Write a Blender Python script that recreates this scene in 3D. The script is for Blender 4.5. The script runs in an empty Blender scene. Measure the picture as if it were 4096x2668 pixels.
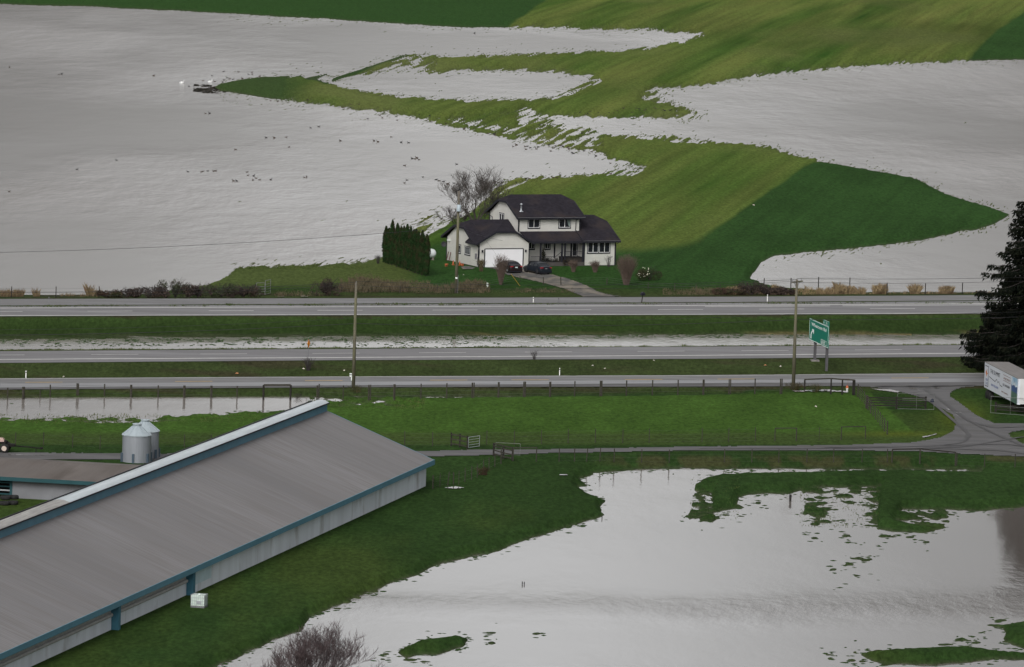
import bpy, math, random, numpy as np
from mathutils import Vector, Matrix
rng=random.Random(7)
sc=bpy.context.scene
C=sc.collection
# ---------------------------------------------------------------- camera
F=25500.; H=72.; RHO=.030
P=math.atan((1334+1174)/F); cp,sp=math.cos(P),math.sin(P); cr,sr=math.cos(RHO),math.sin(RHO)
fw=np.array([0,cp,-sp]); r0=np.array([1,0,0.]); u0=np.array([0,sp,cp])
rr=r0*cr+u0*sr; uu=u0*cr-r0*sr
cam=bpy.data.cameras.new('camera'); co=bpy.data.objects.new('camera',cam); C.objects.link(co)
cam.sensor_width=36; cam.lens=36*F/4096; cam.clip_start=5; cam.clip_end=120000
co.matrix_world=Matrix(((rr[0],uu[0],-fw[0],0),(rr[1],uu[1],-fw[1],0),(rr[2],uu[2],-fw[2],H),(0,0,0,1)))
sc.camera=co
# ---------------------------------------------------------------- light
SUN_EL,SUN_AZ=math.radians(38),math.radians(-163)
w=bpy.data.worlds.new('World'); sc.world=w; w.use_nodes=True
nt=w.node_tree; bg=nt.nodes['Background']
sky=nt.nodes.new('ShaderNodeTexSky'); sky.sky_type='NISHITA'; sky.sun_disc=False
sky.sun_elevation=SUN_EL; sky.sun_rotation=SUN_AZ; sky.air_density=1.0; sky.dust_density=6.0; sky.ozone_density=1.0
hs=nt.nodes.new('ShaderNodeHueSaturation'); hs.inputs['Saturation'].default_value=0.10
nt.links.new(sky.outputs[0],hs.inputs['Color'])
# uneven cloud deck: broad brighter and darker masses over the whole sky
tc=nt.nodes.new('ShaderNodeTexCoord'); mp=nt.nodes.new('ShaderNodeMapping'); mp.inputs['Scale'].default_value=(1,1,2.2)
nz=nt.nodes.new('ShaderNodeTexNoise'); nz.inputs['Scale'].default_value=3.2; nz.inputs['Detail'].default_value=5
mr=nt.nodes.new('ShaderNodeMapRange'); mr.inputs[1].default_value=.3; mr.inputs[2].default_value=.7; mr.inputs[3].default_value=.80; mr.inputs[4].default_value=1.15
nt.links.new(tc.outputs['Generated'],mp.inputs[0]); nt.links.new(mp.outputs[0],nz.inputs['Vector']); nt.links.new(nz.outputs[0],mr.inputs[0])
mx=nt.nodes.new('ShaderNodeMix'); mx.data_type='RGBA'; mx.blend_type='MULTIPLY'; mx.inputs[0].default_value=1
nt.links.new(hs.outputs[0],mx.inputs[6]); nt.links.new(mr.outputs[0],mx.inputs[7]); 
# added bright sky band ahead of the camera, to lighten mid-frame water reflections
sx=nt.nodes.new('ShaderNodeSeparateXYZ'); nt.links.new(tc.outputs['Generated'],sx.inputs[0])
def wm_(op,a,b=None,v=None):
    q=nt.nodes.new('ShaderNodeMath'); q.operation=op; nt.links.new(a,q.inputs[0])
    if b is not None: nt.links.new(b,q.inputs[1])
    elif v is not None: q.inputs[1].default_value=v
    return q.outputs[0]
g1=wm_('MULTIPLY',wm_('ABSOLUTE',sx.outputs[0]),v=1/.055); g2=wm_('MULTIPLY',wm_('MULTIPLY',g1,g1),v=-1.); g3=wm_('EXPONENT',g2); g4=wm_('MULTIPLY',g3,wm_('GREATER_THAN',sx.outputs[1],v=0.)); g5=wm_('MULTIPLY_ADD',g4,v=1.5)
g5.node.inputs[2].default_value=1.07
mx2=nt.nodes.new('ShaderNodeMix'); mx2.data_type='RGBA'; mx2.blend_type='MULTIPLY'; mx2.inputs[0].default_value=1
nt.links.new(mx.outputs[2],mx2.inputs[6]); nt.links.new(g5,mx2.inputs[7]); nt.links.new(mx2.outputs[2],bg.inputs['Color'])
bg.inputs['Strength'].default_value=0.10
sl=bpy.data.lights.new('sun','SUN'); sl.energy=0.8; sl.angle=math.radians(25); sl.color=(1,.96,.9)
so=bpy.data.objects.new('sun',sl); C.objects.link(so)
_d=Vector((math.sin(SUN_AZ)*math.cos(SUN_EL),math.cos(SUN_AZ)*math.cos(SUN_EL),math.sin(SUN_EL)))
so.rotation_euler=_d.to_track_quat('Z','Y').to_euler()
sc.view_settings.view_transform='Standard'; sc.view_settings.look='None'; sc.view_settings.gamma=1; sc.view_settings.exposure=0.40
sc.render.film_transparent=False
try: sc.cycles.max_bounces=6
except Exception: pass
# ---------------------------------------------------------------- geometry helpers
def ray(px,py): return fw+rr*((px-2048)/F)+uu*((1334-py)/F)
def W(px,py,z=0.):
    D=ray(px,py); t=(z-H)/D[2]; return D*t+np.array([0,0,H])
def Wv(px,py,z=0.):
    px=np.asarray(px,float); py=np.asarray(py,float)
    D=fw[:,None]+rr[:,None]*((px.ravel()-2048)/F)+uu[:,None]*((1334-py.ravel())/F)
    t=(z-H)/D[2]; return (D*t)[0].reshape(px.shape),(D*t)[1].reshape(px.shape)
def PXv(x,y,z):
    dx=np.asarray(x,float);dy=np.asarray(y,float);dz=np.asarray(z,float)-H
    f=dy*fw[1]+dz*fw[2]; a=dx*rr[0]+dy*rr[1]+dz*rr[2]; b=dx*uu[0]+dy*uu[1]+dz*uu[2]
    return 2048+F*a/f,1334-F*b/f
def scale_at(p): return F/math.hypot(math.hypot(p[0],p[1]),H)
def zfor(x,y,py):
    lo,hi=-2.,60.
    for _ in range(40):
        m=(lo+hi)/2
        if PXv(x,y,m)[1]>py: lo=m
        else: hi=m
    return lo
def _h(ix,iy,seed):
    h=(ix.astype(np.int64)*374761393+iy.astype(np.int64)*668265263+seed*2246822519)&0xffffffff
    h=((h^(h>>13))*1274126177)&0xffffffff
    return ((h^(h>>16))&0xffff)/65535.
def vn(x,y,seed=0):
    x=np.asarray(x,float);y=np.asarray(y,float)
    ix=np.floor(x);iy=np.floor(y);fx=x-ix;fy=y-iy
    fx=fx*fx*(3-2*fx);fy=fy*fy*(3-2*fy)
    a=_h(ix,iy,seed);b=_h(ix+1,iy,seed);c_=_h(ix,iy+1,seed);d=_h(ix+1,iy+1,seed)
    return (a*(1-fx)+b*fx)*(1-fy)+(c_*(1-fx)+d*fx)*fy
def fbm(x,y,seed=0,o=4):
    s=0;a=.5;t=0
    for k in range(o): s=s+a*vn(x*2**k+k*17.3,y*2**k-k*9.1,seed+k);t+=a;a*=.55
    return s/t
def sstep(a,b,x):
    t=np.clip((x-a)/(b-a),0,1); return t*t*(3-2*t)
# ---------------------------------------------------------------- object helpers
def tag(o,label=None,cat=None,group=None,kind=None):
    if label:o['label']=label
    if cat:o['category']=cat
    if group:o['group']=group
    if kind:o['kind']=kind
    return o
def thing(name,label,cat,loc=(0,0,0),rz=0.,group=None):
    o=bpy.data.objects.new(name,None); C.objects.link(o); o.location=tuple(float(v) for v in loc); o.rotation_euler=(0,0,rz)
    o.empty_display_size=.2
    return tag(o,label,cat,group)
def copy_thing(src,loc,rz=0.,label=None,group=None,scale=None):
    o=src.copy(); C.objects.link(o); o.location=tuple(float(v) for v in loc); o.rotation_euler=(0,0,rz)
    if scale: o.scale=scale
    if label:o['label']=label
    if group:o['group']=group
    for ch in src.children:
        c=ch.copy(); C.objects.link(c); c.parent=o
        for g in ch.children:
            d=g.copy(); C.objects.link(d); d.parent=c
    return o
class MB:
    def __init__(s): s.v=[];s.f=[]
    def add(s,vs,fs):
        n=len(s.v); s.v+= [tuple(map(float,v)) for v in vs]; s.f+=[tuple(i+n for i in f) for f in fs]; return s
    def box(s,c,d,rz=0.,M=None):
        cx,cy,cz=c;hx,hy,hz=d[0]/2,d[1]/2,d[2]/2;ca,sa=math.cos(rz),math.sin(rz)
        vs=[]
        for x,y,z in ((-1,-1,-1),(1,-1,-1),(1,1,-1),(-1,1,-1),(-1,-1,1),(1,-1,1),(1,1,1),(-1,1,1)):
            x*=hx;y*=hy;vs.append((cx+x*ca-y*sa,cy+x*sa+y*ca,cz+z*hz))
        return s.add(vs,[(0,3,2,1),(4,5,6,7),(0,1,5,4),(1,2,6,5),(2,3,7,6),(3,0,4,7)])
    def bb(s,x0,x1,y0,y1,z0,z1): return s.box(((x0+x1)/2,(y0+y1)/2,(z0+z1)/2),(x1-x0,y1-y0,z1-z0))
    def poly(s,pts): return s.add(pts,[tuple(range(len(pts)))])
    def slab(s,pts,t,n=None):
        # polygon given thickness t along -normal (or given vector)
        a=[Vector(p) for p in pts]
        if n is None:
            n=(a[1]-a[0]).cross(a[2]-a[0]).normalized()*(-t)
        else: n=Vector(n)*t
        k=len(a); vs=a+[p+n for p in a]
        fs=[tuple(range(k)),tuple(range(2*k-1,k-1,-1))]+[(i,i+k,(i+1)%k+k,(i+1)%k) for i in range(k)]
        return s.add(vs,fs)
    def beam(s,a,b,w,h=None,up=(0,0,1)):
        h=h or w;a=Vector(a);b=Vector(b);d=(b-a)
        if d.length<1e-6:return s
        d.normalize();u=Vector(up)
        if abs(d.dot(u))>.98:u=Vector((1,0,0))
        x=d.cross(u).normalized();y=x.cross(d).normalized();vs=[]
        for p in (a,b):
            for i,j in ((-1,-1),(1,-1),(1,1),(-1,1)): vs.append(p+x*(i*w/2)+y*(j*h/2))
        return s.add(vs,[(0,1,2,3),(7,6,5,4),(0,4,5,1),(1,5,6,2),(2,6,7,3),(3,7,4,0)])
    def tube(s,pts,rad,n=6,cap=True):
        pts=[Vector(p) for p in pts]
        if not hasattr(rad,'__len__'): rad=[rad]*len(pts)
        vs=[];px=None
        for i,p in enumerate(pts):
            d=(pts[min(i+1,len(pts)-1)]-pts[max(i-1,0)])
            if d.length<1e-9: d=Vector((0,0,1))
            d.normalize()
            if px is None:
                px=d.cross(Vector((0,0,1)) if abs(d.z)<.9 else Vector((1,0,0))).normalized()
            else:
                px=(px-d*px.dot(d))
                px=px.normalized() if px.length>1e-6 else d.orthogonal().normalized()
            py=d.cross(px)
            for k in range(n):
                a=2*math.pi*k/n; vs.append(p+px*(math.cos(a)*rad[i])+py*(math.sin(a)*rad[i]))
        fs=[]
        for i in range(len(pts)-1):
            for k in range(n):
                fs.append((i*n+k,i*n+(k+1)%n,(i+1)*n+(k+1)%n,(i+1)*n+k))
        if cap: fs.append(tuple(range(n-1,-1,-1))); fs.append(tuple((len(pts)-1)*n+k for k in range(n)))
        return s.add(vs,fs)
    def lathe(s,prof,n=20,c=(0,0,0),axis='z'):
        vs=[]
        for r_,z in prof:
            for k in range(n):
                a=2*math.pi*k/n; x,y=r_*math.cos(a),r_*math.sin(a)
                vs.append((c[0]+x,c[1]+y,c[2]+z) if axis=='z' else ((c[0]+z,c[1]+x,c[2]+y) if axis=='x' else (c[0]+x,c[1]+z,c[2]+y)))
        fs=[]
        for i in range(len(prof)-1):
            for k in range(n): fs.append((i*n+k,i*n+(k+1)%n,(i+1)*n+(k+1)%n,(i+1)*n+k))
        fs.append(tuple(range(n-1,-1,-1))); fs.append(tuple((len(prof)-1)*n+k for k in range(n)))
        return s.add(vs,fs)
    def mesh(s,name,smooth=False):
        me=bpy.data.meshes.new(name); me.from_pydata(s.v,[],s.f); me.update()
        if smooth: me.polygons.foreach_set('use_smooth',[True]*len(me.polygons))
        return me
    def build(s,name,m,parent=None,label=None,smooth=False,loc=None,fix=True):
        me=s.mesh(name,smooth)
        if fix:
            import bmesh
            b=bmesh.new();b.from_mesh(me);bmesh.ops.recalc_face_normals(b,faces=b.faces);b.to_mesh(me);b.free()
        me.materials.append(m)
        o=bpy.data.objects.new(name,me); C.objects.link(o)
        if parent: o.parent=parent
        if loc is not None: o.location=tuple(float(v) for v in loc)
        if label:o['label']=label
        return o
# ---------------------------------------------------------------- materials
MATS={}
def mat(name,col,rough=.8,var=.12,scale=3.,bump=0.,metal=0.,spec=.15,detail=4,stretch=(1,1,1),coord='Object',col2=None,c2lo=.5,c2hi=.7,c2scale=1.):
    m=bpy.data.materials.new(name); m.use_nodes=True; n=m.node_tree; b=n.nodes['Principled BSDF']; L=n.links
    b.inputs['Roughness'].default_value=rough; b.inputs['Metallic'].default_value=metal
    b.inputs['Specular IOR Level'].default_value=spec
    t=n.nodes.new('ShaderNodeTexCoord'); mpn=n.nodes.new('ShaderNodeMapping'); mpn.inputs['Scale'].default_value=stretch
    if coord=='World':
        g=n.nodes.new('ShaderNodeNewGeometry'); L.new(g.outputs['Position'],mpn.inputs[0])
    else: L.new(t.outputs[coord],mpn.inputs[0])
    z=n.nodes.new('ShaderNodeTexNoise'); z.inputs['Scale'].default_value=scale; z.inputs['Detail'].default_value=detail
    L.new(mpn.outputs[0],z.inputs['Vector'])
    r=n.nodes.new('ShaderNodeMapRange'); r.inputs[1].default_value=.25; r.inputs[2].default_value=.75; r.inputs[3].default_value=1-var; r.inputs[4].default_value=1+var
    L.new(z.outputs[0],r.inputs[0])
    k=n.nodes.new('ShaderNodeMix'); k.data_type='RGBA'; k.blend_type='MULTIPLY'; k.inputs[0].default_value=1; k.inputs[6].default_value=(*col,1)
    L.new(r.outputs[0],k.inputs[7])
    out=k.outputs[2]
    if col2:
        z2=n.nodes.new('ShaderNodeTexNoise'); z2.inputs['Scale'].default_value=c2scale; z2.inputs['Detail'].default_value=5; L.new(mpn.outputs[0],z2.inputs['Vector'])
        r2=n.nodes.new('ShaderNodeMapRange'); r2.inputs[1].default_value=c2lo; r2.inputs[2].default_value=c2hi; L.new(z2.outputs[0],r2.inputs[0])
        k2=n.nodes.new('ShaderNodeMix'); k2.data_type='RGBA'; k2.inputs[7].default_value=(*col2,1)
        L.new(r2.outputs[0],k2.inputs[0]); L.new(out,k2.inputs[6]); out=k2.outputs[2]
    L.new(out,b.inputs['Base Color'])
    if bump:
        bp=n.nodes.new('ShaderNodeBump'); bp.inputs['Strength'].default_value=1; bp.inputs['Distance'].default_value=bump; L.new(z.outputs[0],bp.inputs['Height']); L.new(bp.outputs[0],b.inputs['Normal'])
    MATS[name]=m; return m
def ribbed(name,col,axis,period,depth,rough=.5,var=.1,scale=.3,stretch=(1,1,1),saw=False,spec=.3,col2=None,c2scale=.3,c2lo=.5,c2hi=.7,metal=0.,groove=.0):
    m=mat(name,col,rough,var,scale,0,metal,spec,5,stretch,'Object',col2,c2lo,c2hi,c2scale); n=m.node_tree; L=n.links; b=n.nodes['Principled BSDF']
    t=n.nodes.new('ShaderNodeTexCoord'); s_=n.nodes.new('ShaderNodeSeparateXYZ'); L.new(t.outputs['Object'],s_.inputs[0])
    d=n.nodes.new('ShaderNodeMath'); d.operation='DIVIDE'; d.inputs[1].default_value=period; L.new(s_.outputs['XYZ'.index(axis)],d.inputs[0])
    f=n.nodes.new('ShaderNodeMath'); f.operation='FRACT'; L.new(d.outputs[0],f.inputs[0])
    if not saw:
        q=n.nodes.new('ShaderNodeMath'); q.operation='PINGPONG'; q.inputs[1].default_value=.5; L.new(f.outputs[0],q.inputs[0])
        q2=n.nodes.new('ShaderNodeMath'); q2.operation='SMOOTH_MIN'; q2.inputs[1].default_value=.25; q2.inputs[2].default_value=.1; L.new(q.outputs[0],q2.inputs[0]); h=q2.outputs[0]
    else: h=f.outputs[0]
    bp=n.nodes.new('ShaderNodeBump'); bp.inputs['Strength'].default_value=1; bp.inputs['Distance'].default_value=depth; L.new(h,bp.inputs['Height']); L.new(bp.outputs[0],b.inputs['Normal'])
    return m
asphalt=mat('asphalt',(.158,.155,.160),.62,.17,.35,0,0,.08,6,(.25,2.5,1),'World',(.20,.198,.205),.50,.72,.12)
asphalt2=mat('asphalt_worn',(.150,.148,.150),.60,.16,.5,0,0,.08,6,(.4,2,1),'World',(.19,.19,.195),.5,.7,.2)
wetasphalt=mat('wet_asphalt',(.17,.17,.178),.40,.10,.5,0,0,.15,6,(.3,2,1),'World')
gravel=mat('gravel_lane',(.100,.098,.100),.65,.25,.6,0,0,.08,8,(.5,1.4,1),'World',(.085,.082,.08),.5,.68,.25)
concrete=mat('old_concrete',(.095,.092,.088),.85,.3,1.0,0,0,.08,8,(1,.5,1),'World',(.19,.168,.138),.46,.64,.5)
paint_w=mat('road_paint',(.52,.515,.50),.6,.18,2.)
paint_y=mat('yellow_road_paint',(.52,.36,.12),.6,.2,2.)
wood=mat('weathered_wood',(.040,.037,.030),.9,.35,6.)
wood_dk=mat('dark_wood',(.022,.020,.018),.9,.3,6.)
pole_m=mat('pole_wood',(.105,.10,.062),.9,.25,2.,0,0,.3,4,(1,1,.3),'Object',(.10,.085,.078),.45,.6,.6)
wire_m=mat('wire',(.03,.03,.032),.6,.05,1.)
fwire=mat('fence_wire',(.075,.072,.068),.5,.1,1.)
galv=mat('galvanized_steel',(.42,.44,.47),.38,.14,2.,0,.55,.5,5,(1,1,.5))
steel_g=mat('grey_steel',(.14,.14,.15),.55,.15,2.)
gate_m=mat('gate_steel',(.15,.155,.15),.5,.15,2.)
whitep=mat('white_plastic',(.62,.66,.62),.5,.12,2.)
dark=mat('dark_interior',(.012,.011,.011),.9,.2,1.)
black=mat('black_trim',(.018,.018,.024),.5,.15,2.)
rubber=mat('rubber',(.018,.018,.018),.8,.2,4.)
glass=mat('window_glass',(.012,.014,.018),.12,.3,1.5,0,0,.5)
white_f=mat('window_frame_white',(.62,.62,.62),.5,.05,2.)
orange=mat('orange_plastic',(.42,.12,.055),.5,.12,3.)
sign_o=mat('orange_sign',(.95,.30,.01),.5,.05,3.)
sign_g=mat('green_sign',(.0,.155,.105),.45,.08,1.)
sign_w=mat('sign_white',(.75,.77,.76),.5,.04,1.)
bark=mat('bark',(.048,.040,.040),.95,.3,5.)
bark2=mat('bark_foreground',(.060,.045,.046),.95,.3,5.)
# ---------------------------------------------------------------- flood outlines (metres come from the ground plane)
A=[(-700,0),(0,16),(141,22),(353,26),(588,38),(782,47),(941,56),(1176,70),(1300,75),(1400,82),(1535,91),(1770,106),(1888,110),(2241,111),(2476,115),(2623,123),(2696,128),(2760,131),(2814,138),(2770,156),(2731,168),(2694,170),(2594,191),(2476,203),(2241,212),(2065,220),(1888,222),(1770,223),(1629,219),(1500,262),(1300,326),(1290,318),(1310,296),(1265,292),(1176,306),(1059,306),(965,318),(882,334),(858,350),(882,364),(970,376),(1088,397),(1147,403),(1323,420),(1400,432),(1441,438),(1547,453),(1653,470),(1770,497),(1888,520),(2006,547),(2123,565),(2182,579),(2300,594),(2376,606),(2418,623),(2476,647),(2540,660),(2576,670),(2560,688),(2535,697),(2418,697),(2241,709),(2123,715),(2060,722),(2006,730),(1990,745),(1976,768),(1940,805),(1900,838),(1850,868),(1805,882),(1755,905),(1723,926),(1690,950),(1640,985),(1580,1012),(1532,1030),(1505,1037),(1450,1052),(1400,1053),(1235,1062),(1088,1068),(1000,1073),(941,1076),(912,1103),(870,1126),(780,1150),(640,1168),(400,1190),(100,1196),(-700,1215)]
B=[(1312,332),(1340,325),(1418,302),(1506,284),(1623,282),(1747,291),(1829,285),(2006,282),(2123,282),(2241,288),(2312,300),(2382,308),(2376,322),(2340,345),(2300,365),(2212,391),(2094,400),(1888,403),(1712,394),(1535,379),(1418,359),(1335,341)]
Cw=[(2570,400),(2576,382),(2623,359),(2700,347),(2814,341),(2931,318),(3049,300),(3167,284),(3284,279),(3402,268),(3520,256),(3755,247),(4096,237),(5400,205),(5400,1178),(4200,1180),(3955,1184),(3700,1182),(3439,1176),(3148,1150),(3061,1135),(3000,1112),(3010,1094),(3021,1086),(3044,1049),(3090,1025),(3207,1011),(3381,996),(3555,979),(3700,959),(3752,949),(3829,928),(3907,918),(3974,897),(4020,872),(4040,858),(4020,850),(3961,829),(3872,803),(3784,776),(3725,747),(3667,715),(3578,697),(3461,676),(3284,647),(3208,624),(3155,609),(3078,588),(2990,582),(2843,568),(2696,559),(2623,553),(2535,544),(2447,547),(2388,532),(2300,522),(2241,508),(2180,495),(2110,474),(2100,437),(2182,460),(2300,465),(2418,468),(2535,471),(2700,470),(2731,482),(2780,470),(2825,456),(2755,441),(2696,418),(2653,409)]
D=[(-700,1570),(0,1570.6),(294,1571),(647,1573),(1029,1576),(1294,1582),(1451,1579),(1677,1573),(1903,1572),(2204,1570),(2700,1571),(2960,1573),(2820,1578),(2700,1579),(2280,1584),(1978,1588),(1677,1592),(1451,1598),(1380,1606),(1420,1612),(1560,1616),(1640,1622),(1560,1626),(1451,1624),(1300,1628),(1240,1634),(1100,1646),(942,1662),(791,1677),(640,1687),(414,1692),(264,1681),(0,1681),(-700,1690)]
E=[(2500,1884),(2600,1879),(2696,1875.5),(3100,1876),(3500,1877),(3927,1878),(3935,1882),(3927,1886),(3466,1881),(3110,1890),(2891,1893),(2838,1906),(2814,1916),(2791,1945),(2838,1975),(2838,2010),(2785,2022),(2773,2064),(2844,2052),(2992,2028),(2945,2016),(2956,1993),(2992,1978),(3158,1975),(3211,1957),(3288,1948),(3483,1951),(3519,1945),(3500,2000),(3483,2087),(3513,2117),(3572,2129),(3702,2129),(3791,2111),(3640,2090),(3584,2082),(3614,2040),(3791,2040),(3916,2046),(4093,2030),(5000,2005),(5000,2950),(500,2950),(700,2750),(860,2665),(944,2632),(988,2609),(1053,2582),(1088,2562),(1150,2541),(1212,2518),(1238,2470),(1300,2442),(1375,2408),(1451,2378),(1526,2355),(1564,2333),(1677,2295),(1752,2257),(1903,2223),(2001,2201),(2084,2167),(2204,2129),(2332,2091),(2415,2061),(2400,2027),(2423,2001),(2355,1975),(2310,1948),(2355,1945),(2317,1918),(2378,1893)]
WATER=[A,B,Cw,D,E]
ISL=[[(1672,905),(1700,880),(1735,862),(1757,855),(1730,878),(1700,897)],
 [(1296,332),(1300,324),(1500,258),(1632,214),(1636,220),(1502,268),(1310,334)],
 [(3436,2620),(3483,2603),(3620,2598),(3791,2588),(3939,2597),(4096,2614),(4500,2615),(4500,2672),(4096,2640),(3950,2636),(3850,2650),(3732,2662),(3555,2656),(3480,2640)],
 [(4500,2470),(4096,2487),(4016,2500),(3950,2502),(4010,2512),(4020,2535),(4010,2556),(4050,2580),(4096,2597),(4500,2600)],
 [(1594,2608),(1620,2590),(1677,2563),(1750,2555),(1827,2544),(1873,2555),(1858,2589),(1800,2600),(1752,2615),(1670,2618),(1624,2632)]]
def ell(x,y,wx,wy): return [(x+wx/2*math.cos(a),y+wy/2*math.sin(a)) for a in [k*math.pi/4 for k in range(8)]]
for x,y,wx,wy in [(3428,2232,58,8),(3460,2241,36,6),(3478,2235,24,5),(3398,2257,36,12),(3334,2278,32,9),(3366,2275,26,6),(3426,2304,20,5),(3503,2306,40,5),(3282,2401,28,5),(3381,2339,22,5),(3222,2142,24,5),(3257,2153,28,8),(3384,2143,34,8),(3405,2168,28,5),(3531,2183,38,5),(3466,2168,20,5),(3704,2168,28,6),(3583,2146,34,6),(3640,2148,34,7),(3540,2144,48,9),(3210,2055,30,6),(3253,2050,40,7),(3320,2107,36,5),(3260,2097,40,12),(3296,2106,50,5),(2815,1995,34,8),(2753,2063,26,7),(2719,2081,22,5),(2861,2070,40,9),(2829,2082,52,6),(2898,2060,52,8),(2966,2063,34,6),(3064,2031,22,4),(3032,2010,18,4),(4000,2480,60,9),(3922,2536,48,6),(3956,2550,44,9),(3904,2570,50,12),(4030,2567,56,8),(4050,2586,70,6),(3846,2559,50,7),(3785,2579,70,5),(3838,2603,60,8),(3320,2621,46,7),(3320,2636,22,7),(3404,2639,36,8),(3450,2647,28,6),(3418,2608,20,6),(3543,2658,34,7),(3720,2657,40,8),(1963,2531,46,8),(1967,2574,30,7),(1541,2617,30,7),(1770,2601,60,8),(1640,2640,60,7),(1700,2648,50,6),(1530,2636,40,10),(1385,2404,44,10),(1434,2393,30,8),(1356,2434,52,14),(1490,2368,60,14),(2150,2535,40,5),(3877,2565,30,6),(1905,2225,24,5)]:
    ISL.append(ell(x,y,wx,wy))
MARSH=[[(1700,470),(1900,455),(2060,436),(2110,430),(2200,470),(2420,528),(2420,592),(2300,588),(2100,560),(1900,512)],
 [(1480,285),(1630,226),(1760,240),(1740,290),(1600,290)],
 [(2700,415),(2830,450),(2820,480),(2700,475)],[(2420,690),(2480,640),(2600,664),(2560,700),(2440,706)],
 [(3205,1954),(3525,1945),(3513,2117),(3377,2100),(3217,2085)],[(3590,2042),(3780,2042),(3850,2060),(3770,2110),(3590,2090)],
 [(2320,320),(2400,300),(2420,330),(2300,380),(2200,398)],[(1980,730),(2120,716),(2100,740),(2000,790),(1960,790)],
 [(1240,1580),(1700,1590),(1660,1640),(1440,1650),(1200,1640)],[(0,1668),(500,1668),(1050,1640),(1050,1665),(450,1702),(0,1690)],
 [(1500,880),(1820,860),(1800,910),(1700,950),(1640,950)],[(1180,280),(1330,300),(1330,330),(1230,330)],[(2580,360),(2700,340),(2700,410),(2580,410)],[(2780,1930),(2850,1930),(2860,2080),(2750,2080)],[(2850,560),(2700,540),(2560,535),(2560,565),(2850,585)]]
gx=np.arange(-700,5000,7.); gy=np.arange(-60,2960,4.)
GX,GY=np.meshgrid(gx,gy)
def sdf(poly,X,Y,pad=None):
    d2=np.full(X.shape,1e12);ins=np.zeros(X.shape,bool);n=len(poly)
    for i in range(n):
        x0,y0=poly[i];x1,y1=poly[(i+1)%n];ex,ey=x1-x0,y1-y0
        wx=X-x0;wy=Y-y0;t=np.clip((wx*ex+wy*ey)/(ex*ex+ey*ey+1e-9),0,1)
        d2=np.minimum(d2,(wx-ex*t)**2+(wy-ey*t)**2)
        if y0!=y1:
            cnd=((y0<=Y)&(Y<y1))|((y1<=Y)&(Y<y0)); ins^=cnd&(X<x0+(Y-y0)*ex/ey)
    d=np.sqrt(d2); return np.where(ins,d,-d)
def grid_sdf(poly,far=-80.):
    xs=[p[0] for p in poly];ys=[p[1] for p in poly]
    i0,i1=np.searchsorted(gx,[min(xs)-80,max(xs)+80]);j0,j1=np.searchsorted(gy,[min(ys)-80,max(ys)+80])
    o=np.full(GX.shape,far); o[j0:j1,i0:i1]=sdf(poly,GX[j0:j1,i0:i1],GY[j0:j1,i0:i1]); return np.clip(o,-80,80)
SW=np.full(GX.shape,-80.)
for p_ in WATER: SW=np.maximum(SW,grid_sdf(p_))
SI=np.full(GX.shape,-80.)
for p_ in ISL: SI=np.maximum(SI,grid_sdf(p_))
SW=np.minimum(SW,-SI)
SM=np.full(GX.shape,-80.)
for p_ in MARSH: SM=np.maximum(SM,grid_sdf(p_))
OLIVE=[(-700,-100),(2200,-60),(2200,0),(2130,50),(2030,105),(1900,125),(1300,340),(1150,300),(1130,395),(900,400),(-700,500),(-700,1190),(912,1190),(1320,1190),(1440,1110),(1540,1040),(1700,1012),(1780,990),(1900,992),(2300,1012),(2430,1022),(2560,1022),(2700,1010),(2790,980),(2870,925),(3000,835),(3150,735),(3215,682),(3290,640),(3290,600),(3850,260),(3905,215),(3990,130),(4096,60),(4500,-60),(6000,-200)]
DKTOP=[(-700,-200),(2260,-200),(2180,0),(2130,50),(2030,112),(1900,140),(-700,60)]
SO=grid_sdf(OLIVE); SO[:, :]=np.clip(sdf(OLIVE,GX,GY),-80,80)
SD=np.clip(sdf(DKTOP,GX,GY),-80,80)
def samp(G,px,py):
    fx=np.clip((px-gx[0])/7.,0,len(gx)-1.001);fy=np.clip((py-gy[0])/4.,0,len(gy)-1.001)
    ix=fx.astype(int);iy=fy.astype(int);fx=fx-ix;fy=fy-iy
    return (G[iy,ix]*(1-fx)+G[iy,ix+1]*fx)*(1-fy)+(G[iy+1,ix]*(1-fx)+G[iy+1,ix+1]*fx)*fy
# road corridor: cross-section lines, each (pixel samples, height)
def ln(z,*ys): return ([0,1350,2750,3900],list(ys),z)
CORR=[ln(.65,1185,1183,1180,1173),ln(1.35,1196,1193,1188,1181),ln(1.5,1197,1194,1189,1182),ln(1.5,1223.5,1216,1210.6,1202.6),ln(1.56,1225,1218,1212.5,1204.5),ln(1.5,1226.5,1219.5,1214,1206),ln(1.5,1270,1265.5,1264.5,1259.5),ln(1.42,1273,1268.5,1267.5,1262.5),
 ln(.12,1338,1331,1330,1329),ln(-.02,1364,1350,1345,1344),ln(-.35,1372,1360,1352,1352),ln(-.3,1400,1392,1386,1379),ln(1.25,1404.5,1395.5,1386.8,1380),ln(1.3,1406,1397,1388,1381.5),ln(1.3,1456.5,1445.5,1440,1431.5),ln(1.2,1460,1449,1443,1435),ln(.55,1512,1504,1499,1491),ln(.5,1514.7,1507,1502,1493),ln(.5,1562,1554,1549,1545),ln(.38,1567,1559,1554,1550)]
CX=[];CY=[];CZ=[]
for xs_,ys_,z_ in CORR:
    a_=np.polyfit(xs_,ys_,2) if False else None
    X_,Y_=Wv(np.array([-3000,0,1350,2750,3900,8000.]),np.array([ys_[0]+20*.7,*ys_,ys_[3]-22.]),z_)
    CX.append(X_);CY.append(Y_);CZ.append(z_)
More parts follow.
